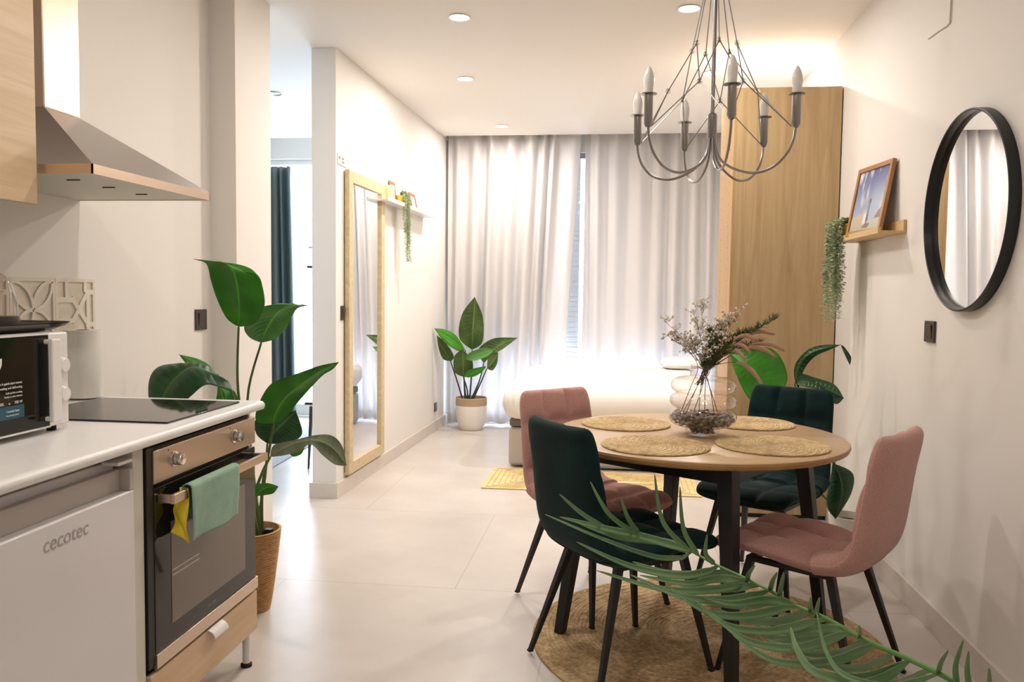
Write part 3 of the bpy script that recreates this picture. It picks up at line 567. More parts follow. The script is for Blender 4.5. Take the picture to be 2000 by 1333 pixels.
for i in range(25):
    row = []
    for j in range(33):
        u = i/24*2-1; v = j/32*2-1
        h = max(0, (1-u**4)*(1-v**4))**.5
        row.append((.34*v*.5, .34*u*.5, .065*h))
    rows.append(row)
pm.grid(rows); pm.grid([[(x, y, -z*.6) for x, y, z in r][::-1] for r in rows])
o = obj('pillow', pm, MT['sheet'], loc=(.615, 7.58, .668), angle=180); tag(o, 'white pillow at the far right end of the bed', 'pillow'); o.rotation_euler = (.0, .0, .05)
# ================================================================== RUGS, MATS
def disc(r, th, n=96, rings=0, rr=.004):
    prof = [(.0005, 0), (r, 0), (r+th*.35, th*.5), (r, th)]
    N = max(2, rings)
    for k in range(1, N*6+1):
        q = r*(1-k/(N*6)); prof.append((max(q, .0005), th+rr*(abs(math.sin(PI*(k/6)))-.3 if rings else 0)))
    return M().lathe(prof, n, cap=False)
o = obj('round_rug', disc(.65, .008, 128, 20, .0025), MT['jute'], loc=(.37, 3.08, .001)); tag(o, 'large round braided jute rug under the dining table', 'rug')
o = obj('bedside_rug', M().box(-.72, .72, -.315, .315, 0, .008), MT['juterug'], loc=(-.13, 5.62, .001), bevel=.003)
tag(o, 'rectangular straw coloured woven rug beside the bed', 'rug')
br = M()
for k in range(1, 9):
    a = .72-.035*k; b = .315-.035*k
    for (x0, x1, y0, y1) in ((-a, a, -b-.004, -b), (-a, a, b, b+.004), (-a-.004, -a, -b, b), (a, a+.004, -b, b)): br.box(x0, x1, y0, y1, .008, .0105)
obj('braid_lines', br, MT['jutemat'], o)
TT = .765
MATS = [(.572, 2.986, .196, 'round seagrass placemat at the front right of the table'), (.157, 2.908, .189, 'round seagrass placemat at the front left of the table beside the green chair'),
        (.06, 3.375, .180, 'round seagrass placemat at the back left of the table by the pink chair'), (.575, 3.49, .180, 'round seagrass placemat at the back right, partly behind the vase')]
for x, y, r, l in MATS:
    tag(obj('placemat', disc(r, .006, 72, 9, .0022), MT['jutemat'], loc=(x, y, TT+.0005)), l, 'placemat', 'woven placemats on the table')
# ================================================================== TABLE
t = thing('dining_table', 'round dining table with oak top and black tapered legs', 'table', (.33, 3.2, 0)); C = Vector((.33, 3.2, 0))
obj('tabletop', M().lathe([(.0005, TT-.028), (.535, TT-.028), (.547, TT-.022), (.551, TT-.012), (.549, TT-.004), (.543, TT), (.0005, TT)], 128, cap=False), MT['table'], t)
obj('edge_band', M().lathe([(.5355, TT-.0285), (.5478, TT-.0222), (.5518, TT-.012), (.5498, TT-.0042)], 128, cap=False), MT['table_edge'], t)
feet = [(-.177, 3.051), (.405, 2.655), (.84, 3.30), (.26, 3.69)]; tops = []
for fx, fy in feet:
    d = Vector((fx-.33, fy-3.2, 0)); tp = d*.80; tops.append(tp)
    ang = math.atan2(d.y, d.x)
    T = Matrix.Rotation(ang+PI/4, 4, 'Z')
    mb = M().taper((0, 0, .012), ((tp-d).length*-1*.7071, (tp-d).length*-1*.7071*0, TT-.03), (.017, .017), (.028, .028))
    # splay handled by explicit corner offsets
    mb = M(); vs = []
    for p, w, z in ((d, .018, .012), (tp, .029, TT-.029)):
        for sx, sy in ((-1, -1), (1, -1), (1, 1), (-1, 1)):
            q = T @ Vector((sx*w, sy*w, 0)); vs.append((p.x+q.x, p.y+q.y, z))
    mb.add(vs, [(3, 2, 1, 0), (4, 5, 6, 7), (0, 1, 5, 4), (1, 2, 6, 5), (2, 3, 7, 6), (3, 0, 4, 7)])
    obj('leg', mb, MT['black'], t, bevel=.003)
for i in range(4):
    a = tops[i]; b = tops[(i+1) % 4]; d = (b-a).normalized(); nrm = Vector((-d.y, d.x, 0))*.011
    mb = M(); vs = []
    for z in (TT-.095, TT-.029):
        for p in (a-nrm, b-nrm, b+nrm, a+nrm): vs.append((p.x, p.y, z))
    mb.add(vs, [(3, 2, 1, 0), (4, 5, 6, 7), (0, 1, 5, 4), (1, 2, 6, 5), (2, 3, 7, 6), (3, 0, 4, 7)])
    obj('apron', mb, MT['black'], t)
# ================================================================== CHAIRS
def pad(prof, wid, thick, quilt, endr, seams_v, endcap, startcap, bucket, corner0, corner1, tilt=0):
    """upholstered slab. prof: (x,z) list from start to end; wid(v), thick(v)"""
    nv = 56; nu = 64
    P = cr([(x, 0, z) for x, z in prof], nv+1)
    inner = []; outer = []
    for i in range(nv+1):
        v = i/nv; p = P[i]; tg = (P[min(i+1, nv)]-P[max(i-1, 0)]).normalized(); nr = Vector((tg.z, 0, -tg.x))
        w = wid(v); capf = 1.0
        if startcap and v < .07: capf *= math.sqrt(max(0, 1-(1-v/.07)**2))
        if endcap and v > .93: capf *= math.sqrt(max(0, 1-((v-.93)/.07)**2))
        # rounded plan corners
        if corner0 and v < corner0: w *= 1-.16*(1-math.sqrt(max(0, 1-(1-v/corner0)**2)))
        if corner1 and v > 1-corner1: w *= 1-.20*(1-math.sqrt(max(0, 1-((v-1+corner1)/corner1)**2)))
        ri = []; ro = []
        for j in range(nu+1):
            u = math.sin((j/nu-.5)*PI); au = abs(u)
            ed = math.sqrt(max(0, 1-au**7)); th = thick(v)*ed*capf
            q = 0
            if quilt:
                cu = min(1, abs(au-1/3)/.2)
                cvs = [min(1, abs(v-s)/.11) for s in seams_v]; cvv = min(cvs) if cvs else 1
                q = -quilt*max((1-cu)**2.2, (1-cvv)**2.2)*1.15-quilt*.25*((1-cu)+(1-cvv))
                q *= ed*capf
            y = u*w; b = bucket*(au**2.5)
            c = p+Vector((0, y, 0))+nr*b
            ri.append(c+nr*(th*.5+q)); ro.append(c-nr*(th*.5))
        inner.append(ri); outer.append(ro)
    m_ = M(); m_.grid(inner); n = nu+1; off = len(m_.v)
    m_.grid([r for r in outer]);
    m_.f = m_.f[:nv*nu]+[f[::-1] for f in m_.f[nv*nu:]]
    for i in range(nv):
        m_.f.append((i*n, (i+1)*n, off+(i+1)*n, off+i*n)); m_.f.append((i*n+nu, off+i*n+nu, off+(i+1)*n+nu, (i+1)*n+nu))
    for j in range(nu):
        m_.f.append((j, off+j, off+j+1, j+1)); m_.f.append((nv*n+j, nv*n+j+1, off+nv*n+j+1, off+nv*n+j))
    return m_
def dining_chair(label, fab, group):
    t = thing('dining_chair', label, 'chair', group=group)
    seat = pad([(.235, .425), (.20, .448), (.10, .452), (0, .442), (-.10, .438), (-.165, .445), (-.20, .462)], lambda v: .222-.012*(1-v), lambda v: .064+.016*v, .014, 0, [.3, .62], False, True, .016, .25, 0)
    obj('seat', seat, fab, t, angle=180)
    back = pad([(-.10, .436), (-.165, .446), (-.212, .475), (-.238, .53), (-.255, .62), (-.27, .72), (-.287, .80), (-.303, .875)], lambda v: .222-.028*v, lambda v: .080-.028*v, .013, 0, [.46, .74], True, False, .016+.0, 0, .14)
    obj('backrest', back, fab, t, angle=180)
    fr = M(); fr.box(-.14, .15, -.155, -.13, .395, .411).box(-.14, .15, .13, .155, .395, .411).box(-.14, -.115, -.13, .13, .395, .411).box(.125, .15, -.13, .13, .395, .411)
    fr.box(-.10, .11, -.11, .11, .411, .42)
    obj('seat_frame', fr, MT['black'], t)
    for sx, sy in ((1, 1), (1, -1), (-1, 1), (-1, -1)):
        fxx = .215 if sx > 0 else -.258
        mb = M().taper((fxx, sy*.212, .012), (sx*.135, sy*.142, .41), (.008, .008), (.0135, .0135))
        l = obj('leg', mb, MT['black'], t, bevel=.0015)
        obj('foot_cap', M().taper((fxx, sy*.2125, .009), (fxx, sy*.212, .016), (.0088, .0088), (.0085, .0085)), MT['rubber'], l)
    return t
g1 = dining_chair('dark green velvet chair at the front left of the table, its back to the camera', MT['green'], 'green velvet dining chairs')
g1.location = (.06, 2.855, 0); g1.rotation_euler.z = math.radians(36)
g2 = copy_tree(g1, 'dark green velvet chair behind the table, near the oak wardrobe'); g2.location = (.675, 3.69, 0); g2.rotation_euler.z = math.radians(236)
p1 = dining_chair('pink fabric chair at the front right of the table, close to the right wall', MT['pink'], 'pink fabric dining chairs')
p1.location = (.68, 2.875, 0); p1.rotation_euler.z = math.radians(144)
p2 = copy_tree(p1, 'pink fabric chair at the back left of the table, in front of the bed'); p2.location = (-.055, 3.41, 0); p2.rotation_euler.z = math.radians(-46)
for c in (g1, g2, p1, p2): c.location.z = 0
# ================================================================== CHANDELIER
t = thing('chandelier', 'grey metal six arm candle chandelier with wires and glass beads', 'chandelier', (.352, 3.15, 0))
NK = MT['nickel']
obj('stem', M().lathe([(.0075, 1.93), (.0075, 2.765)], 16), NK, t)
obj('hub', M().lathe([(.010, 1.975), (.0175, 1.967), (.0175, 1.885), (.014, 1.88)], 24), NK, t)
obj('ceiling_rose', M().lathe([(.012, 2.70), (.05, 2.735), (.055, H-.001)], 32), NK, t)
obj('top_collar', M().lathe([(.014, 2.52), (.018, 2.525), (.018, 2.545), (.010, 2.56)], 24), NK, t)
R = .312; th0 = math.radians(31); cups = []; lb = []; ub = []
ANG = [math.radians(v) for v in (44, 104, 150, 219, 275, 329)]
for k in range(6):
    a = ANG[k]; c, s = math.cos(a), math.sin(a)
    pts = [(.010, 1.90), (.018, 1.84), (.042, 1.795), (.095, 1.760), (.165, 1.742), (.235, 1.757), (.283, 1.80), (.306, 1.85), (R, 1.90)]
    arm = obj('arm', M().tube(cr([(r*c, r*s, z) for r, z in pts], 40), .0048, 8), NK, t)
    obj('candle_cup', M().lathe([(.004, 1.885), (.010, 1.888), (.0155, 1.90), (.0155, 1.995), (.0155, 1.998), (.029, 2.001), (.029, 2.003), (.014, 2.004)], 24, (R*c, R*s, 0)), NK, arm)
    b = obj('bulb', M().lathe([(.013, 2.002), (.015, 2.006), (.0152, 2.02), (.0165, 2.032), (.0185, 2.046), (.0175, 2.062), (.013, 2.078), (.007, 2.092), (.002, 2.099)], 24, (R*c, R*s, 0)), MT['bulb'], t)
    cups.append(Vector(((R-.016)*c, (R-.016)*s, 1.893)))
    ub.append(Vector((.088*math.cos(a), .088*math.sin(a), 2.215)))
    a2 = (ANG[k]+(ANG[(k+1) % 6] if k < 5 else ANG[0]+2*PI))/2; lb.append(Vector((.165*math.cos(a2), .165*math.sin(a2), 2.055)))
for p in ub+lb: obj('bead', M().ball(p, .0098, 12, 8), MT['bead'], t)
def wire(a, b): obj('wire', M().tube([a, b], .0020, 6), NK, t)
for k in range(6):
    a = ANG[k]; wire(Vector((.016*math.cos(a), .016*math.sin(a), 2.535)), ub[k])
    wire(ub[k], lb[k]); wire(ub[k], lb[k-1]); wire(lb[k], cups[k]); wire(lb[k], cups[(k+1) % 6])
# ================================================================== KITCHEN
KF = -1.205; WT = .92
# worktop slab with rounded front edge (profile in X,Z extruded along Y)
prof = [(XK, WT-.03), (-1.190, WT-.03), (-1.183, WT-.027), (-1.179, WT-.018), (-1.180, WT-.009), (-1.186, WT-.002), (-1.194, WT), (XK, WT)]
wm = M(); Y0, Y1 = .15, 2.668; n = len(prof)
wm.add([(x, Y0, z) for x, z in prof]+[(x, Y1, z) for x, z in prof], [tuple(range(n)), tuple(range(2*n-1, n-1, -1))]+[(i, i+n, (i+1) % n+n, (i+1) % n) for i in range(n)])
o = obj('worktop', wm, MT['worktop'], angle=40); tag(o, 'long white kitchen worktop along the left wall', 'worktop')
# oven housing unit
t = thing('oven_cabinet', 'cream oven housing cabinet with oak drawer below the black oven', 'cabinet', (-1.5, 2.33, 0)); L = Vector((-1.5, 2.33, 0))
obj('side_panel', rel(M().box(-1.80, KF-.01, 1.943, 1.99, .12, WT-.032), L), MT['carcass'], t, bevel=.001)
obj('side_panel', rel(M().box(-1.80, KF-.02, 2.636, 2.652, .12, WT-.032), L), MT['carcass'], t, bevel=.001)
obj('back_panel', rel(M().box(-1.80, -1.785, 1.99, 2.636, .12, WT-.032), L), MT['carcass'], t)
obj('base_panel', rel(M().box(-1.785, KF-.02, 1.99, 2.636, .12, .135), L), MT['carcass'], t)
dr = obj('drawer', rel(M().box(KF-.018, KF, 1.998, 2.652, .128, .262), L), MT['oak_y'], t, bevel=.0015)
hm = M(); rows = []
for i in range(9):
    a = PI*i/8*.5; rows.append([(KF+.026*math.sin(a), y, .262+.002-.026*(1-math.cos(a))) for y in (2.30, 2.302, 2.385, 2.387)])
hm.grid(rows); obj('handle', rel(hm, L), MT['white'], dr, solid=.0025)
for x, y in ((-1.235, 2.63), (-1.235, 2.02), (-1.72, 2.63), (-1.72, 2.02)):
    l = obj('leg', rel(M().lathe([(.013, .012), (.013, .12)], 20, (x, y, 0)), L), MT['white'], t)
    obj('foot', rel(M().lathe([(.019, .0), (.019, .010), (.013, .014)], 20, (x, y, 0)), L), MT['rubber'], l)
# oven
t = thing('oven', 'built-in black glass oven with steel control panel and two knobs', 'oven', (-1.45, 2.33, .28)); L = Vector((-1.45, 2.33, .28))
obj('housing', rel(M().box(-1.75, KF-.022, 2.005, 2.632, .28, .872), L), MT['black'], t)
obj('side_trim', rel(M().box(KF-.022, KF-.004, 1.995, 2.026, .28, .878), L), MT['black'], t, bevel=.001)
cp = obj('control_panel', rel(M().box(KF-.022, KF, 2.024, 2.646, .778, .868), L), MT['steelp'], t, bevel=.002)
for y in (2.125, 2.49):
    k = M(); k.lathe([(.0005, 0), (.021, 0), (.021, .003), (.017, .004), (.017, .024), (.0155, .027), (.0005, .0275)], 32, cap=False)
    k.v = [(KF+z+.0005, y+x, .828+yy) for x, yy, z in k.v]
    kk = obj('knob', rel(k, L), MT['chrome'], t)
    obj('knob_ring', rel(M().tube([(KF+.0055, y, .828), (KF+.0075, y, .828)], .0172, 32), L), MT['black'], kk)
    obj('marker_dot', rel(M().tube([(KF, y-.028, .858), (KF+.0006, y-.028, .858)], .0022, 10), L), MT['black'], cp)
dw = M(); dw.box(KF-.022, KF-.002, 2.026, 2.648, .312, .765)
door = obj('door', rel(dw, L), MT['bglass'], t, bevel=.002)
obj('glass_window', rel(M().box(KF-.002, KF-.0008, 2.108, 2.566, .366, .655), L), MT['ovenglass'], door)
for zz in (.50, .515): obj('rack_rail', rel(M().box(KF-.0008, KF-.0004, 2.112, 2.26, zz, zz+.002), L), MT['steel'], door)
obj('bottom_trim', rel(M().box(KF-.022, KF+.003, 2.024, 2.655, .272, .312), L), MT['steelp'], t, bevel=.0015)
hb = M(); hb.box(KF+.036, KF+.048, 2.04, 2.64, .722, .748); hb.box(KF-.001, KF+.040, 2.04, 2.056, .724, .746); hb.box(KF-.001, KF+.040, 2.624, 2.64, .724, .746)
obj('handle', rel(hb, L), MT['steelp'], door, bevel=.0015)
text('oven_logo', 'cecotec', .017, MT['txt'], door, (KF-.0015+1.45, 2.31-2.33, .332-.28), (PI/2, 0, PI/2))
# cloth draped over the handle
def cloth(name, m, y0, y1, zf, zb, seed, x_out=.0, slope=0, label=None, cat=None):
    rows = []; rnd = random.Random(seed)
    xc = KF+.042; n = 44
    for i in range(n+1):
        s = i/n; row = []
        for j in range(21):
            u = j/20; y = y0+(y1-y0)*u
            zlen_f = zf+slope*(1-u)
            if s < .42:   # back part going up
                q = s/.42; x = xc-.013-.006*(1-q)*(1+math.sin(u*7+seed)); z = .752-(zb)*(1-q)
            elif s < .52:
                q = (s-.42)/.10; a = PI*(1-q); x = xc+.0115*math.cos(a)*1.15; z = .752+.0075*math.sin(a)
            else:
                q = (s-.52)/.48; x = xc+.0125+x_out+.008*math.sin(u*8+seed+q*2)*q; z = .752-zlen_f*q
                y += .012*q*math.sin(u*5)*(.5-u)
            row.append((x, y, z))
        rows.append(row)
    o = obj(name, M().grid(rows), m, solid=.0022, angle=180)
    return tag(o, label, cat)
cloth('cleaning_cloth', MT['towelg'], 2.115, 2.405, .155, .11, 1, .002, 0, 'pale green microfibre cloth draped over the oven handle', 'cloth')
rows = []
for i in range(26):
    s = i/25; row = []
    for j in range(13):
        u = j/12
        x = KF+.048-.030*u+.006*math.sin(s*9)*u; y = 2.108+.012*u+.008*math.sin(s*7+u*3)-.05*s*u; z = .748-.155*s+.045*u*s
        row.append((x, y, z))
    rows.append(row)
o = obj('cleaning_cloth', M().grid(rows), MT['towely'], solid=.003, angle=180); tag(o, 'yellow cloth hanging at the left edge of the green cloth on the oven handle', 'cloth')
# hob
o = obj('hob', M().box(-1.735, -1.237, 2.15, 2.60, 0, .005), MT['bglass'], loc=(0, 0, WT+.0005), bevel=.002); o['label'] = 'black glass induction hob set into the white worktop'; o['category'] = 'hob'
o.data.transform(Matrix.Translation((1.486, -2.375, 0))); o.location = (-1.486, 2.375, WT+.0005)
o.rotation_euler.z = -.0
# fridge
t = thing('fridge', 'white undercounter fridge below the left end of the worktop', 'fridge', (-1.5, 1.66, 0)); L = Vector((-1.5, 1.66, 0))
obj('body', rel(M().box(-1.80, KF-.05, 1.30, 1.925, .02, .862), L), MT['fridge'], t, bevel=.004)
d = obj('door', rel(M().box(KF-.045, KF, 1.36, 1.935, .03, .788), L), MT['fridge'], t, bevel=.006, segs=3)
rc = M(); rc.box(KF-.045, KF-.028, 1.36, 1.915, .788, .842).box(KF-.045, KF, 1.915, 1.935, .788, .842)
obj('recessed_grip', rel(rc, L), MT['fridge_in'], d, bevel=.002)
obj('top_cover', rel(M().box(KF-.30, KF-.06, 1.30, 1.935, .862, .872), L), MT['fridge_in'], t, bevel=.002)
obj('hinge_cover', rel(M().box(KF-.04, KF+.004, 1.86, 1.92, .862, .870), L), MT['fridge'], t)
text('brand_logo', 'cecotec', .049, MT['logo'], d, (KF+.0006+1.5, 1.592-1.66, .728), (PI/2, 0, PI/2), font_shear=.12)
for x, y in ((-1.25, 1.35), (-1.25, 1.90), (-1.75, 1.35), (-1.75, 1.90)): obj('foot', rel(M().lathe([(.018, 0), (.018, .03)], 16, (x, y, 0)), L), MT['rubber'], t)
# microwave: front faces the room
MX = -1.452
t = thing('microwave', 'white microwave with black glass door and two dials on the worktop', 'microwave', (-1.62, 1.78, WT)); L = Vector((-1.62, 1.78, WT))
obj('body', rel(M().box(-1.79, MX-.012, 1.56, 2.035, .936, 1.182), L), MT['white'], t, bevel=.006, segs=3)
obj('fascia', rel(M().box(MX-.012, MX, 1.955, 2.035, .936, 1.182), L), MT['white'], t, bevel=.006, segs=3)
d = obj('door', rel(M().box(MX-.012, MX+.001, 1.56, 1.957, .94, 1.178), L), MT['bglass'], t, bevel=.002)
obj('door_edge', rel(M().box(MX-.011, MX+.0025, 1.56, 1.957, 1.1775, 1.182), L), MT['white'], d)
obj('door_edge', rel(M().box(MX-.011, MX+.0025, 1.56, 1.957, .936, .9405), L), MT['white'], d)
hb = M(); hb.box(MX+.014, MX+.028, 1.934, 1.970, .952, 1.168); hb.box(MX, MX+.016, 1.936, 1.966, .954, .966); hb.box(MX, MX+.016, 1.936, 1.966, 1.154, 1.166)
obj('handle', rel(hb, L), MT['white'], d, bevel=.004, segs=3)
for zc in (1.094, 1.017):
    k = M(); k.lathe([(.0005, 0), (.0215, 0), (.0215, .002), (.0195, .003), (.019, .010), (.017, .012), (.0005, .0125)], 28, cap=False)
    k.v = [(MX+z+.0005, 2.008+x, zc+yy) for x, yy, z in k.v]
    obj('dial', rel(k, L), MT['white'], t)
    for dz in (-.024, .024): obj('print_mark', rel(M().box(MX, MX+.0006, 1.982, 1.992, zc+dz-.001, zc+dz+.001), L), MT['txt'], t)
lb_ = obj('sticker', rel(M().box(MX+.0012, MX+.0022, 1.60, 1.862, .978, 1.01), L), MT['bluel'], d)
for s_, z_, sz in (('With 6 quick-start menus', 1.063, .0085), ('Reheating and defrosting', 1.052, .0085), ('Grill and fast cooking', 1.040, .0065), ('Ready in a few minutes', 1.031, .0065), ('20L     o     700 W', 1.014, .010)):
    text('sticker_print', s_, sz, MT['txtw'], d, (MX+.0024+1.62, 1.856-1.78, z_-WT), (PI/2, 0, PI/2), align='RIGHT')
text('sticker_print', 'Ceramic base', .008, MT['txtw'], d, (MX+.0028+1.62, 1.80-1.78, .995-WT), (PI/2, 0, PI/2))
text('sticker_print', 'Easy cleaning surface', .005, MT['txtw'], d, (MX+.0028+1.62, 1.80-1.78, .986-WT), (PI/2, 0, PI/2))
obj('drawn_cup', rel(M().lathe([(.0005, 0), (.016, .003), (.024, .016), (.025, .03), (.0225, .03), (.014, .008), (.0005, .006)], 24, (0, 0, 0), cap=False), Vector((0, 0, 0))), MT['white'], d).matrix_local = Matrix.Translation((MX+.003+1.62, 1.765-1.78, 1.095-WT)) @ Matrix.Diagonal((.06, 1, 1.1, 1))
text('brand_logo', 'cecotec', .010, MT['txtw'], d, (MX+.0014+1.62, 1.742-1.78, .953-WT), (PI/2, 0, PI/2))
for x, y in ((-1.48, 1.60), (-1.48, 2.0), (-1.75, 1.60), (-1.75, 2.0)): obj('foot', rel(M().lathe([(.012, WT+.0008), (.012, .937)], 16, (x, y, 0)), L), MT['rubber'], t)
# tray and glass kettle on the microwave
tr = M(); N = 40
def rr(hx, hy, e=.35): return [(hx*abs(math.cos(2*PI*i/N))**e*(1 if math.cos(2*PI*i/N) > 0 else -1), hy*abs(math.sin(2*PI*i/N))**e*(1 if math.sin(2*PI*i/N) > 0 else -1)) for i in range(N)]
rows = []
for hx, hy, z in ((.001, .001, 0), (.115, .20, 0), (.135, .232, .012), (.145, .245, .020), (.148, .248, .020), (.139, .236, .009), (.118, .203, .0), (.001, .001, .004)): rows.append([(x, y, z+(.004 if False else 0)) for x, y in rr(hx, hy)]+[None])
for r in rows: r[-1] = r[0]
rows = [[(x, y, z) for x, y, z in r] for r in rows]
o = obj('serving_tray', M().grid(rows[:5]).grid([[(x, y, z+.003) for x, y, z in r] for r in rows[4:]]), MT['darkbrown'], loc=(-1.625, 1.885, 1.1835), angle=50)
tag(o, 'dark brown oval tray lying on top of the microwave', 'tray')
t = thing('coffee_press', 'glass coffee maker with dark base standing on the brown tray', 'coffee maker', (-1.60, 1.962, 1.19))
obj('base', M().lathe([(.0005, 0), (.046, 0), (.052, .006), (.054, .022), (.052, .034), (.0005, .034)], 40, cap=False), MT['darkbrown'], t)
obj('glass_dome', M().lathe([(.050, .034), (.049, .065), (.044, .095), (.036, .12), (.023, .138), (.010, .146), (.0005, .147)], 40, cap=False), MT['vase'], t)
obj('inner_tube', M().lathe([(.012, .034), (.012, .09), (.018, .10), (.0005, .102)], 24, cap=False), MT['vase'], t)
# kitchen roll
t = thing('kitchen_roll', 'upright white kitchen paper roll beside the microwave', 'paper roll', (-1.80, 2.60, WT))
obj('paper', M().lathe([(.020, .006), (.0585, .006), (.0595, .012), (.0595, .232), (.0585, .236), (.020, .236)], 48, cap=False), MT['paper'], t)
obj('core', M().lathe([(.019, .002), (.020, .002), (.020, .237), (.018, .237), (.018, .002)], 32, cap=False), MT['jutemat'], t)
obj('sheet_edge', M().box(-.002, .03, -.0605, -.0595, .008, .234), MT['paper'], t)
# hood
HX, HY0, HY1, HZ0, HZ1 = -1.43, 2.12, 2.785, 1.615, 1.642; HM = 2.455
t = thing('cooker_hood', 'pyramid brushed steel cooker hood with chimney above the hob', 'hood', (-1.68, HM, HZ0)); L = Vector((-1.68, HM, HZ0))
lip = M(); lip.box(XK, HX, HY0, HY0+.004, HZ0, HZ1).box(XK, HX, HY1-.004, HY1, HZ0, HZ1).box(HX-.004, HX, HY0, HY1, HZ0, HZ1)
obj('lip', rel(lip, L), MT['steelp'], t)
CX0, CY0, CY1, CZ = -1.70, 2.296, 2.465, 1.838
can = M(); can.add([(XK, HY0, HZ1), (HX, HY0, HZ1), (HX, HY1, HZ1), (XK, HY1, HZ1), (XK, CY0-.002, CZ), (CX0+.002, CY0-.002, CZ), (CX0+.002, CY1+.002, CZ), (XK, CY1+.002, CZ)],
                   [(0, 1, 5, 4), (1, 2, 6, 5), (2, 3, 7, 6), (4, 5, 6, 7)])
obj('canopy', rel(can, L), MT['steel'], t, smooth=False)
obj('underside', rel(M().box(XK, HX-.004, HY0+.004, HY1-.004, HZ0+.002, HZ0+.006), L), MT['carcass'], t)
for yc in (2.25, 2.42, 2.60):
    obj('filter_latch', rel(M().box(-1.60, -1.56, yc, yc+.005, HZ0-.001, HZ0+.002), L), MT['black'], t)
ch = M(); ch.box(XK, CX0, CY0, CY1, CZ, H-.001)
obj('chimney', rel(ch, L), MT['steelp'], t, bevel=.004, segs=3)
for k in range(3):
    vm = M(); vm.tube([(CX0-.165, CY0-.0008, 2.235+k*.014), (CX0-.165, CY0+.001, 2.235+k*.014)], .0035, 10); obj('vent_hole', rel(vm, L), MT['black'], t)
# wall cabinet
t = thing('wall_cabinet', 'light oak wall cabinet at the top left above the microwave', 'cabinet', (-1.75, 1.7, 1.53)); L = Vector((-1.75, 1.7, 1.53))
obj('body', rel(M().box(XK, -1.602, 1.22, 2.10, 1.535, 2.40), L), MT['white'], t)
obj('door', rel(M().box(-1.600, -1.582, 1.64, 2.102, 1.528, 2.40), L), MT['oak_diag'], t, bevel=.002)
obj('door', rel(M().box(-1.600, -1.582, 1.22, 1.636, 1.528, 2.40), L), MT['oak_diag'], t, bevel=.002)
# relief tiles: 2 columns in view plus one cut column; each tile is a thing
TS = .218; tz = 1.333-TS
def tile(label, yc, zc, hy, hz, kind):
    t = thing('relief_tile', label, 'tile', (XK, yc, zc), 0, 'cream relief tiles of the splashback')
    obj('tile_body', M().box(0.0005, .008, -hy, hy, -hz, hz), MT['tile_lo'], t)
    g = M(); w = .009; d0, d1 = .008, .0125
    def bar(y0, z0, y1, z1, w=w):
        a = Vector((0, y0, z0)); b = Vector((0, y1, z1)); dd = (b-a).normalized(); nn = Vector((0, -dd.z, dd.y))*w
        vs = [(xx, q.y, q.z) for xx in (d0-.001, d1+.00004*(len(g.f)//6 % 40)) for q in (a-nn, b-nn, b+nn, a+nn)]
        g.add(vs, [(0, 1, 2, 3), (7, 6, 5, 4), (0, 4, 5, 1), (1, 5, 6, 2), (2, 6, 7, 3), (3, 7, 4, 0)])
    for (a, b, c_, d_) in ((-hy, -hz+.006, hy, -hz+.006), (-hy, hz-.006, hy, hz-.006), (-hy+.006, -hz, -hy+.006, hz), (hy-.006, -hz, hy-.006, hz)): bar(a, b, c_, d_, .006)
    if kind == 0:
        ky, kz = hy-.012, hz-.012
        for q in range(4):
            pts = []
            for k in range(21):
                th = PI*k/20; a_, b_ = math.cos(th), 1-math.sin(th)
                if q == 1: b_ = -b_
                if q == 2: a_, b_ = b_, a_
                if q == 3: a_, b_ = -b_, a_
                pts.append((a_*ky, b_*kz))
            for (y0, z0), (y1, z1) in zip(pts, pts[1:]): bar(y0, z0, y1, z1, .006)
    else:
        bar(-hy*.95, hz*.3, -hy*.05, hz*.3); bar(-hy*.2, hz*.35, hy*.62, -hz*.55); bar(hy*.62, hz*.55, -hy*.2, -hz*.45); bar(-hy*.45, hz*.3, -hy*.45, hz*.95)
        bar(hy*.5, hz*.55, hy*.95, hz*.55); bar(hy*.5, -hz*.55, hy*.95, -hz*.55); bar(hy*.5, hz*.55, hy*.5, hz*.95); bar(-hy*.9, -hz*.4, -hy*.2, -hz*.4); bar(hy*.62, -hz*.95, hy*.62, hz*.55)
    obj('raised_pattern', g, MT['tile_hi'], t, smooth=False)
names = [('right end', 2.735, .1085, 1), ('middle', 2.5165, .1085, 0), ('left', 2.298, .1085, 1)]
for nm, yc, hy, kind in names:
    for row, zc, hz in (('top', 1.2245, .1075), ('bottom', 1.0185, .0975)):
        tile('cream tile with raised %s pattern, %s row, %s column of the splashback' % ('crossing bar' if kind else 'petal', row, nm), yc, zc, hy, hz, kind if row == 'top' else 1-kind)
# switches
def switch(label, loc, rz, w=.078, h=.084):
    t = thing('light_switch', label, 'switch', loc, rz)
    fr = M(); fr.box(0, .009, -w/2, w/2, -h/2, h/2)
    f = obj('frame', fr, MT['darkbrown'], t, bevel=.0015)
    T = Matrix.Rotation(.09, 4, 'Y')
    obj('rocker', M().box(.006, .013, -w*.30, w*.30, -h*.33, h*.33, T), MT['darkbrown'], t, bevel=.001)
    return t
switch('dark brown light switch on the kitchen wall left of the tall green plant', (XK+.0005, 3.648, 1.157), 0, .10, .096)
switch('dark brown light switch on the white wall left of the long mirror', (-1.7035, 5.03, 1.16), math.radians(-1.4), .09, .09)
switch('dark brown light switch on the right wall below the round mirror', (XR-.0005, 3.448, 1.165), PI, .10, .085)
# ================================================================== LEFT WALL THINGS
def lw(y): return -1.705+(y-4.91)*(.075/3.09)
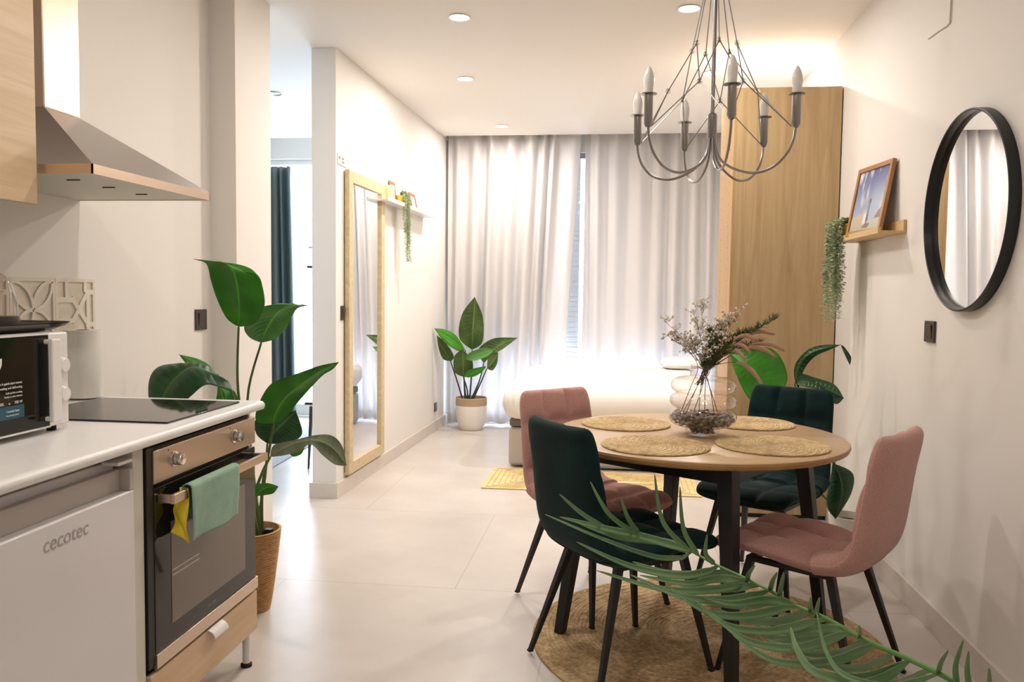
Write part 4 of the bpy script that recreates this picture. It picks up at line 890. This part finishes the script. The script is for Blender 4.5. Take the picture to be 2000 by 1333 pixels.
# wide framed mirror
t = thing('wall_mirror', 'tall rectangular mirror in a light wood frame on the left wall', 'mirror', (lw(5.42)+.003, 5.42, 1.09), math.radians(-1.4))
hw, hh, fw, th = .375, .975, .075, .035
fr = [('frame', M().box(.004, th, -hw, -hw+fw, -hh, hh)), ('frame', M().box(.004, th, hw-fw, hw, -hh, hh)), ('frame', M().box(.004, th, -hw+fw, hw-fw, hh-fw, hh)), ('frame', M().box(.004, th, -hw+fw, hw-fw, -hh, -hh+fw))]
fm = M()
for _, m_ in fr: fm.add(m_.v, m_.f)
obj('frame', fm, MT['mirror_wood'], t, bevel=.003)
obj('mirror_glass', M().box(.010, .018, -hw+fw-.002, hw-fw+.002, -hh+fw-.002, hh-fw+.002), MT['mirror'], t, smooth=False)
# acrylic sign
t = thing('wall_sign', 'small clear sign with grey print high on the left wall above the long mirror', 'sign', (lw(5.0)+.001, 5.0, 2.115), math.radians(-1.4))
obj('plate', M().box(0, .003, -.075, .085, -.035, .035), MT['acryl'], t, bevel=.001)
obj('border', M().box(.003, .0036, -.073, -.069, -.032, .032).box(.003, .0036, -.073, .06, -.033, -.029), MT['bedbase'], t)
text('sign_print', 'WC', .022, MT['txt'], t, (.0038, -.055, .002), (PI/2, 0, PI/2)); text('sign_print', 'Toilet', .022, MT['txt'], t, (.0038, -.008, .004), (PI/2, 0, PI/2)); text('sign_print', 'Bath', .020, MT['txt'], t, (.0038, .008, -.018), (PI/2, 0, PI/2))
# white ledge
t = thing('picture_ledge', 'narrow white picture ledge on the left wall above the potted plant', 'shelf', (lw(6.35)+.001, 6.35, 1.94), math.radians(-1.4))
obj('shelf_board', M().box(0, .10, -.68, .68, 0, .012), MT['white'], t, bevel=.001)
obj('back_board', M().box(0, .012, -.68, .68, .012, .05), MT['white'], t)
obj('front_lip', M().box(.090, .10, -.68, .68, .012, .028), MT['white'], t)
SZ = 1.953
t = thing('jar', 'pale yellow translucent jar on the white ledge beside the long mirror', 'jar', (lw(5.86)+.052, 5.86, SZ))
obj('body', M().lathe([(.0005, 0), (.034, 0), (.036, .004), (.036, .112), (.034, .116), (.031, .112), (.031, .006), (.0005, .006)], 32, cap=False), MT['yellowjar'], t)
def trailing(name, label, loc, n, length, seed, r0, spread, potm, pr, phh, lsize, direc):
    """potted trailing plant: vines fall over the pot rim"""
    t = thing(name, label, 'plant', loc); rnd = random.Random(seed)
    obj('pot', M().lathe([(.0005, 0), (pr*.8, 0), (pr, phh), (pr*.92, phh), (pr*.75, .006), (.0005, .006)], 28, cap=False), potm, t)
    obj('soil', M().lathe([(.0005, phh*.85), (pr*.88, phh*.85)], 24, cap=False), MT['soil'], t)
    for k in range(n):
        a = direc[0]+rnd.uniform(-1, 1)*direc[1]; ln = length*rnd.uniform(.45, 1.0); c, s = math.cos(a), math.sin(a)
        out = pr*rnd.uniform(1.15, 1.15+spread)
        pts = [(0, 0, phh*.85), (c*pr*.5, s*pr*.5, phh+.03), (c*out, s*out, phh+.005), (c*(out+.012), s*(out+.012), phh-.05)]
        m_ = 7
        x, y = c*(out+.012), s*(out+.012)
        for q in range(1, m_+1):
            x += rnd.uniform(-.007, .007); y += rnd.uniform(-.007, .007); pts.append((x, y, phh-.05-ln*q/m_))
        P = cr(pts, 60); g = M(); g.tube(P, .0011, 4)
        for i in range(3, 60):
            for _ in range(3):
                p = P[i]; aa = rnd.uniform(0, 2*PI); el = rnd.uniform(-.5, .6); d = Vector((math.cos(aa)*math.cos(el), math.sin(aa)*math.cos(el), math.sin(el)))
                sz = lsize*rnd.uniform(.7, 1.3); w = d.cross(Vector((0, 0, 1))).normalized()*sz*.42; up = d.cross(w).normalized()*sz*.10
                b = p+d*.002; e = p+d*(sz+.002); mid = p+d*(sz*.5+.002)
                g.add([b, mid+w, e, mid-w, mid+up, mid-up], [(0, 1, 4), (1, 2, 4), (2, 3, 4), (3, 0, 4), (1, 0, 5), (2, 1, 5), (3, 2, 5), (0, 3, 5)])
        obj('vine', g, MT['pearl'], t, smooth=False)
    return t
trailing('trailing_plant', 'trailing string plant in a yellow pot on the white ledge, vines hanging down', (lw(6.14)+.055, 6.14, SZ), 15, .48, 4, 0, .25, MT['yellowpot'], .042, .075, .014, (0.0, .9))
def pframe(name, label, loc, rz, lean, w, h, fwid, th, picm, pic=None):
    t = thing(name, label, 'picture frame', loc, rz)
    T = Matrix.Rotation(lean, 4, 'Y')
    fm = M()
    fm.box(0, th, -w/2, -w/2+fwid, 0, h, T).box(0, th, w/2-fwid, w/2, 0, h, T).box(0, th, -w/2+fwid, w/2-fwid, 0, fwid, T).box(0, th, -w/2+fwid, w/2-fwid, h-fwid, h, T)
    obj('frame', fm, MT['frame_wood'], t, bevel=.0015)
    obj('backing', M().box(.001, .004, -w/2+.004, w/2-.004, .004, h-.004, T), MT['bedbase'], t)
    p = obj('print', M().box(.004, th*.55, -w/2+fwid-.001, w/2-fwid+.001, fwid-.001, h-fwid+.001), picm, t, smooth=False)
    p.matrix_local = T
    if pic: pic(p, w, h, fwid, th*.55+.0006)
    return t
MT['photo_pale'] = mat('pale_print', (0.75, 0.70, 0.66), 0.3)
pframe('framed_photo', 'small brown picture frame behind the trailing plant on the white ledge', (lw(6.02)+.022, 6.05, SZ+.0015), math.radians(-1.4), -.1, .13, .17, .02, .012, MT['photo_pale'])
pframe('framed_photo', 'small brown picture frame right of the trailing plant on the white ledge', (lw(6.6)+.036, 6.60, SZ+.0015), math.radians(-1.4), -.22, .17, .15, .022, .012, MT['photo_pale'])
# ================================================================== RIGHT WALL THINGS
t = thing('round_mirror', 'large round mirror with a black ring frame on the right wall', 'mirror', (XR-.001, 3.115, 1.609), PI)
rg = M(); Ro = .357
rg.lathe([(Ro-.004, 0), (Ro, 0), (Ro, .036), (Ro-.004, .038), (Ro-.008, .036), (Ro-.010, .010), (Ro-.004, 0)], 128, cap=False)
rg.v = [(z, x, y) for x, y, z in rg.v]; obj('ring_frame', rg, MT['blackm'], t, angle=40)
rm = M(); rm.lathe([(.0005, .004), (Ro-.009, .004), (Ro-.009, .010), (.0005, .010)], 128, cap=False); rm.v = [(z, x, y) for x, y, z in rm.v]
obj('mirror_glass', rm, MT['mirror'], t, smooth=False)
# pine ledge
SL = 1.58
t = thing('picture_ledge', 'pine picture ledge on the right wall holding the framed photo', 'shelf', (XR-.001, 4.12, SL), PI)
# local x points into the room, local y = -(world y-4.12)
obj('shelf_board', M().box(0, .118, -.35, .345, 0, .012), MT['pine'], t, bevel=.001)
obj('back_board', M().box(0, .012, -.35, .345, .012, .06), MT['pine'], t, bevel=.001)
obj('front_lip', M().box(.106, .118, -.35, .345, .012, .028), MT['pine'], t, bevel=.001)
SL2 = SL+.0125
# framed photo of a plaza under a blue sky
def sky_print():
    m, nt, p = new_mat('sky_print'); p.inputs['Roughness'].default_value = 0.18
    tc = nt.nodes.new('ShaderNodeTexCoord'); sx = nt.nodes.new('ShaderNodeSeparateXYZ'); sock(nt, tc.outputs['Object'], sx.inputs[0])
    mr = nt.nodes.new('ShaderNodeMapRange'); mr.inputs[1].default_value = .02; mr.inputs[2].default_value = .33; sock(nt, sx.outputs[2], mr.inputs[0])
    r = nt.nodes.new('ShaderNodeValToRGB'); r.color_ramp.elements[0].color = (0.50, 0.58, 0.72, 1); r.color_ramp.elements[1].color = (0.085, 0.12, 0.33, 1); sock(nt, mr.outputs[0], r.inputs[0])
    mp = nt.nodes.new('ShaderNodeMapping'); mp.inputs['Scale'].default_value = (1, 2.0, .7); mp.inputs['Rotation'].default_value = (.5, 0, 0); sock(nt, tc.outputs['Object'], mp.inputs[0])
    n = nt.nodes.new('ShaderNodeTexNoise'); n.inputs['Scale'].default_value = 9; n.inputs['Detail'].default_value = 7; sock(nt, mp.outputs[0], n.inputs['Vector'])
    r2 = nt.nodes.new('ShaderNodeValToRGB'); r2.color_ramp.elements[0].position = .52; r2.color_ramp.elements[1].position = .66; sock(nt, n.outputs[0], r2.inputs[0])
    mx = nt.nodes.new('ShaderNodeMixRGB'); sock(nt, r2.outputs[0], mx.inputs[0]); sock(nt, r.outputs[0], mx.inputs[1]); mx.inputs[2].default_value = (.74, .74, .76, 1); sock(nt, mx.outputs[0], p.inputs['Base Color'])
    return m
MT['sky'] = sky_print(); MT['pr1'] = mat('print_roof', (.22, .13, .12), .3); MT['pr2'] = mat('print_stone', (.55, .47, .38), .3); MT['pr3'] = mat('print_ground', (.48, .48, .38), .3); MT['pr4'] = mat('print_dark', (.14, .12, .16), .3); MT['pr5'] = mat('print_white', (.72, .70, .68), .3)
def plaza(p, w, h, f, x):
    def poly(pts, m, nm): obj(nm, M().add([(x+.0002*k_[0], a, b) for a, b in pts], [tuple(range(len(pts)))]), m, p, smooth=False)
    k_ = [1]
    poly([(-w/2+f, f), (w/2-f, f), (w/2-f, f+.04), (-w/2+f, f+.05)], MT['pr3'], 'printed_ground'); k_[0] = 2
    poly([(-w/2+f, f+.07), (-w/2+f, f+.02), (-.005, f+.03), (.0, f+.06), (-.05, f+.085)][::-1], MT['pr2'], 'printed_square'); k_[0] = 3
    poly([(w/2-f, f+.05), (w/2-f, f+.105), (w/2-f-.04, f+.085), (w/2-f-.075, f+.05)][::-1], MT['pr1'], 'printed_roof'); k_[0] = 4
    poly([(-.03, f+.03), (.0, f+.03), (.0, f+.085), (-.03, f+.075)], MT['pr5'], 'printed_facade'); k_[0] = 5
    for a in (.004, .014): poly([(a, f+.02), (a+.004, f+.02), (a+.003, f+.135), (a+.001, f+.135)], MT['pr4'], 'printed_column')
    poly([(.001, f+.13), (.021, f+.13), (.017, f+.15), (.005, f+.15)], MT['pr1'], 'printed_capital')
    poly([(-.035, f+.012), (.03, f+.008), (.05, f+.03), (.0, f+.03)], MT['pr1'], 'printed_cart')
F0 = pframe('framed_photo', 'wooden framed photo of blue sky and a plaza leaning on the pine ledge', (XR-.085, 4.085, SL2+.0015), PI+math.radians(7), -.17, .37, .335, .022, .018, MT['sky'], plaza)
trailing('trailing_plant', 'trailing string plant in a yellow pot at the far end of the pine ledge', (XR-.062, 4.40, SL2), 22, .46, 9, 0, 1.3, MT['yellowpot'], .043, .075, .018, (2.9, 1.1))
# cable duct
cm = M(); cm.tube(cr([(XR-.004, 3.375, 2.775), (XR-.004, 3.378, 2.60), (XR-.004, 3.38, 2.38), (XR-.004, 3.40, 2.352), (XR-.004, 3.50, 2.356), (XR-.004, 3.60, 2.358)], 40), .003, 6)
tag(obj('cable', cm, MT['base']), 'thin beige cable running down the right wall above the round mirror', 'cable')
# floor outlet box by the small plant
t = thing('power_socket', 'dark socket on the left wall beside the small plant pot', 'socket', (lw(7.5)+.001, 7.5, .22), math.radians(-1.4))
obj('plate', M().box(0, .01, -.04, .04, -.04, .04), MT['darkbrown'], t, bevel=.001)
# ================================================================== OTHER ROOM
o = obj('area_rug', M().box(-.75, .75, -1.0, 1.0, 0, .008), MT['grug'], loc=(-3.235, 6.4, .001), bevel=.002); tag(o, 'grey woven rug on the floor of the room beyond the doorway', 'rug'); o.rotation_euler.z = math.radians(3)
t = thing('plant_stand', 'dark metal rack with plants at the edge of the doorway opening', 'rack', (-2.06, 5.80, 0))
for sx, sy in ((-1, -1), (1, -1), (-1, 1), (1, 1)): obj('leg', M().taper((sx*.125, sy*.11, 0), (sx*.10, sy*.11, .46), (.006, .006), (.012, .012)), MT['cooltable'], t)
for z, hx in ((.47, .15), (1.46, .13), (1.60, .12)): obj('shelf', M().box(-hx, .16, -.12, .12, z, z+.018), MT['white'] if z > 1.5 else MT['cooltable'], t, bevel=.002)
obj('post', M().box(.12, .14, -.01, .01, .48, 1.62), MT['cooltable'], t)
t = thing('small_plant', 'small bushy plant on the rack in the other room, beside the doorway edge', 'plant', (-2.09, 5.80, 1.62))
obj('pot', M().lathe([(.0005, 0), (.03, 0), (.036, .05), (.0005, .05)], 20, cap=False), MT['white'], t)
g = M(); rnd = random.Random(3)
for k in range(160):
    a = rnd.uniform(0, 2*PI); r = rnd.uniform(0, .07); z = .05+rnd.uniform(0, .11); c = Vector((r*math.cos(a)-.0, r*math.sin(a), z)); d = Vector((math.cos(a), math.sin(a), rnd.uniform(-.3, .8)))*.02; w = d.cross(Vector((0, 0, 1))).normalized()*.008
    g.add([c-d*.4, c+w, c+d, c-w], [(0, 1, 2, 3)])
obj('foliage', g, MT['ldark'], t, smooth=False)
t = thing('small_plant', 'sparse leafy sprig below the bushy plant, beside the doorway edge', 'plant', (-2.09, 5.80, .488))
obj('vase', M().lathe([(.0005, 0), (.03, 0), (.034, .10), (.015, .2), (.014, .22), (.0005, .22)], 20, cap=False), MT['cooltable'], t)
g = M(); g.tube([(0, 0, .2), (-.03, 0, .38), (-.09, 0, .55)], .002, 5); g.tube([(-.02, 0, .34), (-.07, 0, .42), (-.12, 0, .46)], .002, 5)
for p in ((-.09, 0, .55), (-.07, .01, .50), (-.12, 0, .46), (-.10, .0, .44), (-.04, .0, .40), (-.075, 0, .53)):
    c = Vector(p); g.add([c+Vector((-.02, 0, -.01)), c+Vector((0, .012, .004)), c+Vector((.02, 0, .012)), c+Vector((0, -.012, -.004))], [(0, 1, 2, 3)])
obj('foliage', g, MT['ldark'], t, smooth=False)
# ================================================================== PLANTS
def plant(label, loc, leaves, stems, mats_, stm, rad, potfn):
    t = thing('potted_plant', label, 'plant', loc); L = Vector(loc)
    potfn(t)
    for i, sp in enumerate(leaves):
        sp2 = tuple([tuple(Vector(p)-L) for p in q] for q in sp)
        leafmesh('leaf', sp2, mats_[i], t, ripple=.0012 if mats_[i] == MT['lgreen'] else .0040)
    for s in stems:
        q = [Vector(p)-L for p in s]; obj('stem', M().tube(cr(q, 24), [rad*(.7+.5*i/23) for i in range(24)], 8), stm, t)
    return t
def basket(t):
    pm = M()
    pr2 = []
    for k in range(0, 67): z = .33*k/66; pr2.append((.072+.046*(k/66)**.8+.0028*math.cos(k*PI), z))
    pm.lathe([(.0005, 0)]+pr2+[(.111, .332), (.106, .31), (.062, .02), (.0005, .015)], 64, cap=False)
    obj('basket', pm, MT['basket'], t, angle=80)
    obj('soil', M().lathe([(.0005, .288), (.104, .284)], 40, cap=False), MT['soil'], t)
    obj('plant_clip', M().box(.06, .09, -.015, .015, .286, .335), MT['black'], t, bevel=.004)
la = [MT['lgreen'], MT['lpale'], MT['ldark'], MT['lgreen'], MT['lgreen'], MT['lgreen'], MT['ldark'], MT['lgrey'], MT['lgreen'], MT['lgreen']]
plant('tall bird of paradise plant in a woven basket beside the oven cabinet', (-1.442, 3.12, 0), LA, SA, la, MT['stem'], .0065, basket)
def wpot(t):
    obj('pot', M().lathe([(.0005, 0), (.098, 0), (.108, .008), (.128, .05), (.143, .12), (.147, .20), (.146, .235), (.142, .235), (.135, .20), (.0005, .20)], 64, cap=False), MT['pot'], t)
    g = []; 
    for k in range(0, 41): g.append((.1465+.0022*abs(math.sin(k*PI/4)), .235+.07*k/40))
    obj('rope_band', M().lathe(g+[(.140, .308), (.138, .236)], 64, cap=False), MT['rope'], t, angle=80)
    obj('soil', M().lathe([(.0005, .27), (.139, .27)], 40, cap=False), MT['soil'], t)
plant('small bird of paradise plant in a white pot before the curtain', (-1.318, 7.62, 0), LB, SB, [MT['lolive'], MT['lgreen'], MT['lolive'], MT['lolive'], MT['lolive'], MT['lpale'], MT['lgreen'], MT['lolive']], MT['stemd'], .0075, wpot)
def wpot2(t):
    obj('pot', M().lathe([(.0005, 0), (.070, 0), (.088, .22), (.090, .235), (.084, .235), (.075, .15), (.0005, .15)], 48, cap=False), MT['pot'], t)
    obj('soil', M().lathe([(.0005, .20), (.081, .20)], 32, cap=False), MT['soil'], t)
plant('dark green leafy plant in a white pot behind the table, against the right wall', (1.158, 4.12, 0), LC, SC, [MT['lgreen'], MT['ldark'], MT['ldark'], MT['ldark'], MT['ldark']], MT['stem'], .005, wpot2)
# ------------------------------------------------------------------ palm frond in the foreground, its pot stands just right of the frame
t = thing('potted_palm', 'artificial palm with a long arching frond across the lower right foreground', 'plant', (.62, 1.0, 0)); L = Vector((.62, 1.0, 0))
rp = [Vector(p) for p in RACHIS]+[Vector((.585, 1.06, .64)), Vector((.615, 1.01, .45)), Vector((.62, 1.0, .26))]
P = cr([p-L for p in rp], 70)
obj('rachis', M().tube(P, [.0022+.0035*i/69 for i in range(70)], 8), MT['palmst'], t)
obj('pot', M().lathe([(.0005, 0), (.10, 0), (.13, .26), (.12, .26), (.11, .20), (.0005, .20)], 40, cap=False), MT['pot'], t)
obj('soil', M().lathe([(.0005, .23), (.115, .23)], 32, cap=False), MT['soil'], t)
rnd = random.Random(5)
rpv = P
for q in FR_L:
    pts = cr([Vector(p)-L for p in q], 22)
    k = min(range(70), key=lambda i: (rpv[i]-pts[0]).length)
    pts[0] = rpv[k]; pts[1] = rpv[k].lerp(pts[2], .5)
    ln = (pts[-1]-pts[0]).length; W_ = .0075 if q[0][2] > q[-1][2]-.03 and ln > .09 else .0046
    rows = []
    for i, p in enumerate(pts):
        s = i/21; w = W_*min(1, s*5+.25)*(1-s**2.2)**.8+.0004
        tg = (pts[min(i+1, 21)]-pts[max(i-1, 0)]).normalized()
        view = Vector((.1, -1, .25)).normalized(); side = tg.cross(view).normalized(); nn = side.cross(tg).normalized()
        rows.append([p+side*w+nn*w*.45, p+side*w*.5+nn*w*.12, p, p-side*w*.5+nn*w*.12, p-side*w+nn*w*.45])
    obj('leaflet', M().grid(rows), MT['palm'], t, solid=.0008, angle=30)
# ================================================================== VASE WITH DRIED FLOWERS
VC = Vector((.348, 3.185, TT+.001))
t = thing('glass_vase', 'bubble shaped clear glass vase with pebbles at the centre of the table', 'vase', VC)
def bub(zc, r, rx, hz, n=10, a0=-PI/2, a1=PI/2): return [(r-rx+rx*math.cos(a0+(a1-a0)*k/n), zc+hz*math.sin(a0+(a1-a0)*k/n)) for k in range(n+1)]
outer = [(.0005, .0), (.060, .0), (.064, .004), (.064, .022), (.060, .030), (.075, .034)]+bub(.068, .128, .05, .036, 12, -1.2, 1.35)+bub(.132, .126, .034, .029, 12, -1.35, 1.35)+bub(.190, .123, .034, .029, 12, -1.35, 1.45)+[(.055, .222), (.050, .232), (.049, .262), (.051, .270)]
obj('glass_body', M().lathe(outer, 72, cap=False), MT['vase'], t, angle=60)
pb = M(); rnd = random.Random(2)
for k in range(620):
    z = rnd.uniform(.042, .082); rmax = .066+.05*math.sqrt(max(0, 1-((z-.068)/.036)**2))
    r = rmax*math.sqrt(rnd.random()); a = rnd.uniform(0, 2*PI)
    pb.ball((r*math.cos(a), r*math.sin(a), z), rnd.uniform(.0055, .0095), 7, 5, rnd.uniform(.6, .9))
for k in range(60):
    r = .05*math.sqrt(rnd.random()); a = rnd.uniform(0, 2*PI); pb.ball((r*math.cos(a), r*math.sin(a), rnd.uniform(.010, .034)), .008, 7, 5, .8)
o = obj('pebbles', pb, MT['pebble'], angle=180); o.location = VC; tag(o, 'dark mixed pebbles filling the bottom of the glass vase', 'pebbles', kind='stuff')
def branch(top, base, n_side, seed, kind, label, spread=.09):
    rnd = random.Random(seed)
    t = thing({'b': 'gypsophila_stem', 'g': 'green_sprig', 'p': 'pampas_plume'}[kind], label, 'dried flower', VC, 0, {'b': 'dried gypsophila stems in the vase', 'g': 'dark green sprigs in the vase', 'p': 'dusty pink plumes in the vase'}[kind])
    base = Vector(base); top = Vector(top)
    mouth = Vector((top.x*.12+rnd.uniform(-.012, .012), top.y*.12+rnd.uniform(-.012, .012), .262))
    dxy = Vector((mouth.x, mouth.y)); 
    if dxy.length > .034: dxy = dxy.normalized()*.034; mouth.x, mouth.y = dxy.x, dxy.y
    path = cr([base, base.lerp(mouth, .55)+Vector((rnd.uniform(-.008, .008), 0, 0)), mouth, mouth.lerp(top, .5)+Vector((0, 0, .045 if kind == 'p' else .02)), *([mouth.lerp(top, .8)+Vector((0, .01, .035))] if kind == 'p' else []), top], 50)
    st = M(); st.tube(path, [.0017-.0010*i/49 for i in range(50)], 6)
    if kind == 'b':
        fl = M()
        for k in range(n_side):
            i = rnd.randint(27, 48); p = path[i]; d = Vector((rnd.uniform(-1, 1), rnd.uniform(-1, 1), rnd.uniform(-.1, 1.1))).normalized()
            ln = rnd.uniform(.02, spread); q = p+d*ln*.55+Vector((0, 0, .004)); st.tube([p, q], .0007, 4)
            for _ in range(rnd.randint(3, 5)):
                e = q+Vector((rnd.uniform(-1, 1), rnd.uniform(-1, 1), rnd.uniform(-.5, 1)))*ln*.42; st.tube([q, e], .0004, 4)
                r = rnd.uniform(.0032, .0055)
                for c in range(4): fl.ball(e+Vector((rnd.uniform(-1, 1), rnd.uniform(-1, 1), rnd.uniform(-1, 1)))*r*.6, r*.62, 6, 4)
        obj('stalk', st, MT['twig'], t); obj('blossoms', fl, MT['blossomd'] if seed % 3 == 0 else MT['blossom'], t)
    elif kind == 'g':
        fl = M()
        for i in range(22, 50):
            for _ in range(7):
                p = path[i]; d = Vector((rnd.uniform(-1, 1), rnd.uniform(-1, 1), rnd.uniform(0, 1.2))).normalized(); fl.tube([p, p+d*.013, p+d*.027+Vector((0, 0, .002))], [.0011, .0012, .0004], 4)
        obj('stalk', st, MT['twig'], t); obj('needles', fl, MT['rosem'], t)
    else:
        fl = M(); pp = path[30:]
        fl.tube(pp, [.0015+.0070*math.sin(PI*(i+.6)/(len(pp)+.2))**.7 for i in range(len(pp))], 8)
        for i in range(len(pp)):
            for _ in range(16):
                a = rnd.uniform(0, 2*PI); d = Vector((math.cos(a), rnd.uniform(-1, 1), math.sin(a))).normalized(); r = .007; p = pp[i]; tg = (pp[min(i+1, len(pp)-1)]-pp[i-1 if i else 0]).normalized()
                fl.tube([p+d*.003, p+d*r+tg*.006], [.0009, .0003], 3)
        obj('stalk', st, MT['twig'], t); obj('plume', fl, MT['plume'], t)
    return t
B = [((-.155, .02, .435), 12), ((-.12, -.02, .36), 12), ((-.045, .0, .47), 14), ((-.015, .03, .495), 12), ((.095, .0, .45), 16), ((.13, -.02, .47), 16), ((.07, .03, .39), 18), ((-.06, -.05, .33), 14)]
BL = ['reaching furthest left', 'low on the left side', 'tall, left of centre', 'tallest at the centre left', 'pale, right of centre', 'pale, high on the right', 'pale, dense at the centre right', 'short, at the left front']
bases = [(.06, 0), (-.085, .01), (-.02, -.06), (-.075, .03), (-.07, -.03), (-.03, .06), (.0, -.07), (.04, -.05)]
for i, (tp, n_) in enumerate(B): branch(tp, (bases[i][0], bases[i][1], .072), int(n_*1.5), i+20, 'b', 'dried gypsophila stem in the glass vase, %s' % BL[i], .075)
G = [((.05, -.02, .36), 'short at the centre'), ((.07, .02, .42), 'behind the white heads'), ((.14, .0, .39), 'pointing right at mid height'), ((.20, .0, .41), 'reaching high to the right'), ((.26, -.02, .45), 'longest, reaching to the far upper right'), ((.22, .03, .35), 'low on the right side'), ((.03, .04, .40), 'upright near the centre'), ((.10, -.05, .33), 'low at the front right')]
for i, (tp, l) in enumerate(G): branch(tp, (-tp[0]*.12, .015*((-1)**i), .19), 0, 40+i, 'g', 'dark green sprig in the vase, %s' % l)
Pp = [((.25, .0, .39), 'highest on the right'), ((.18, -.04, .37), 'in the middle of the pink group'), ((.16, -.05, .325), 'lower middle of the pink group'), ((.255, -.02, .31), 'curving down at far right'), ((.20, -.07, .215), 'hanging down lowest at front right'), ((.29, .0, .33), 'reaching furthest right'), ((.14, -.07, .30), 'nearest the vase mouth')]
for i, (tp, l) in enumerate(Pp): branch(tp, (-tp[0]*.08, -.015+.006*i, .20), 0, 60+i, 'p', 'dusty pink plume in the vase, %s' % l)
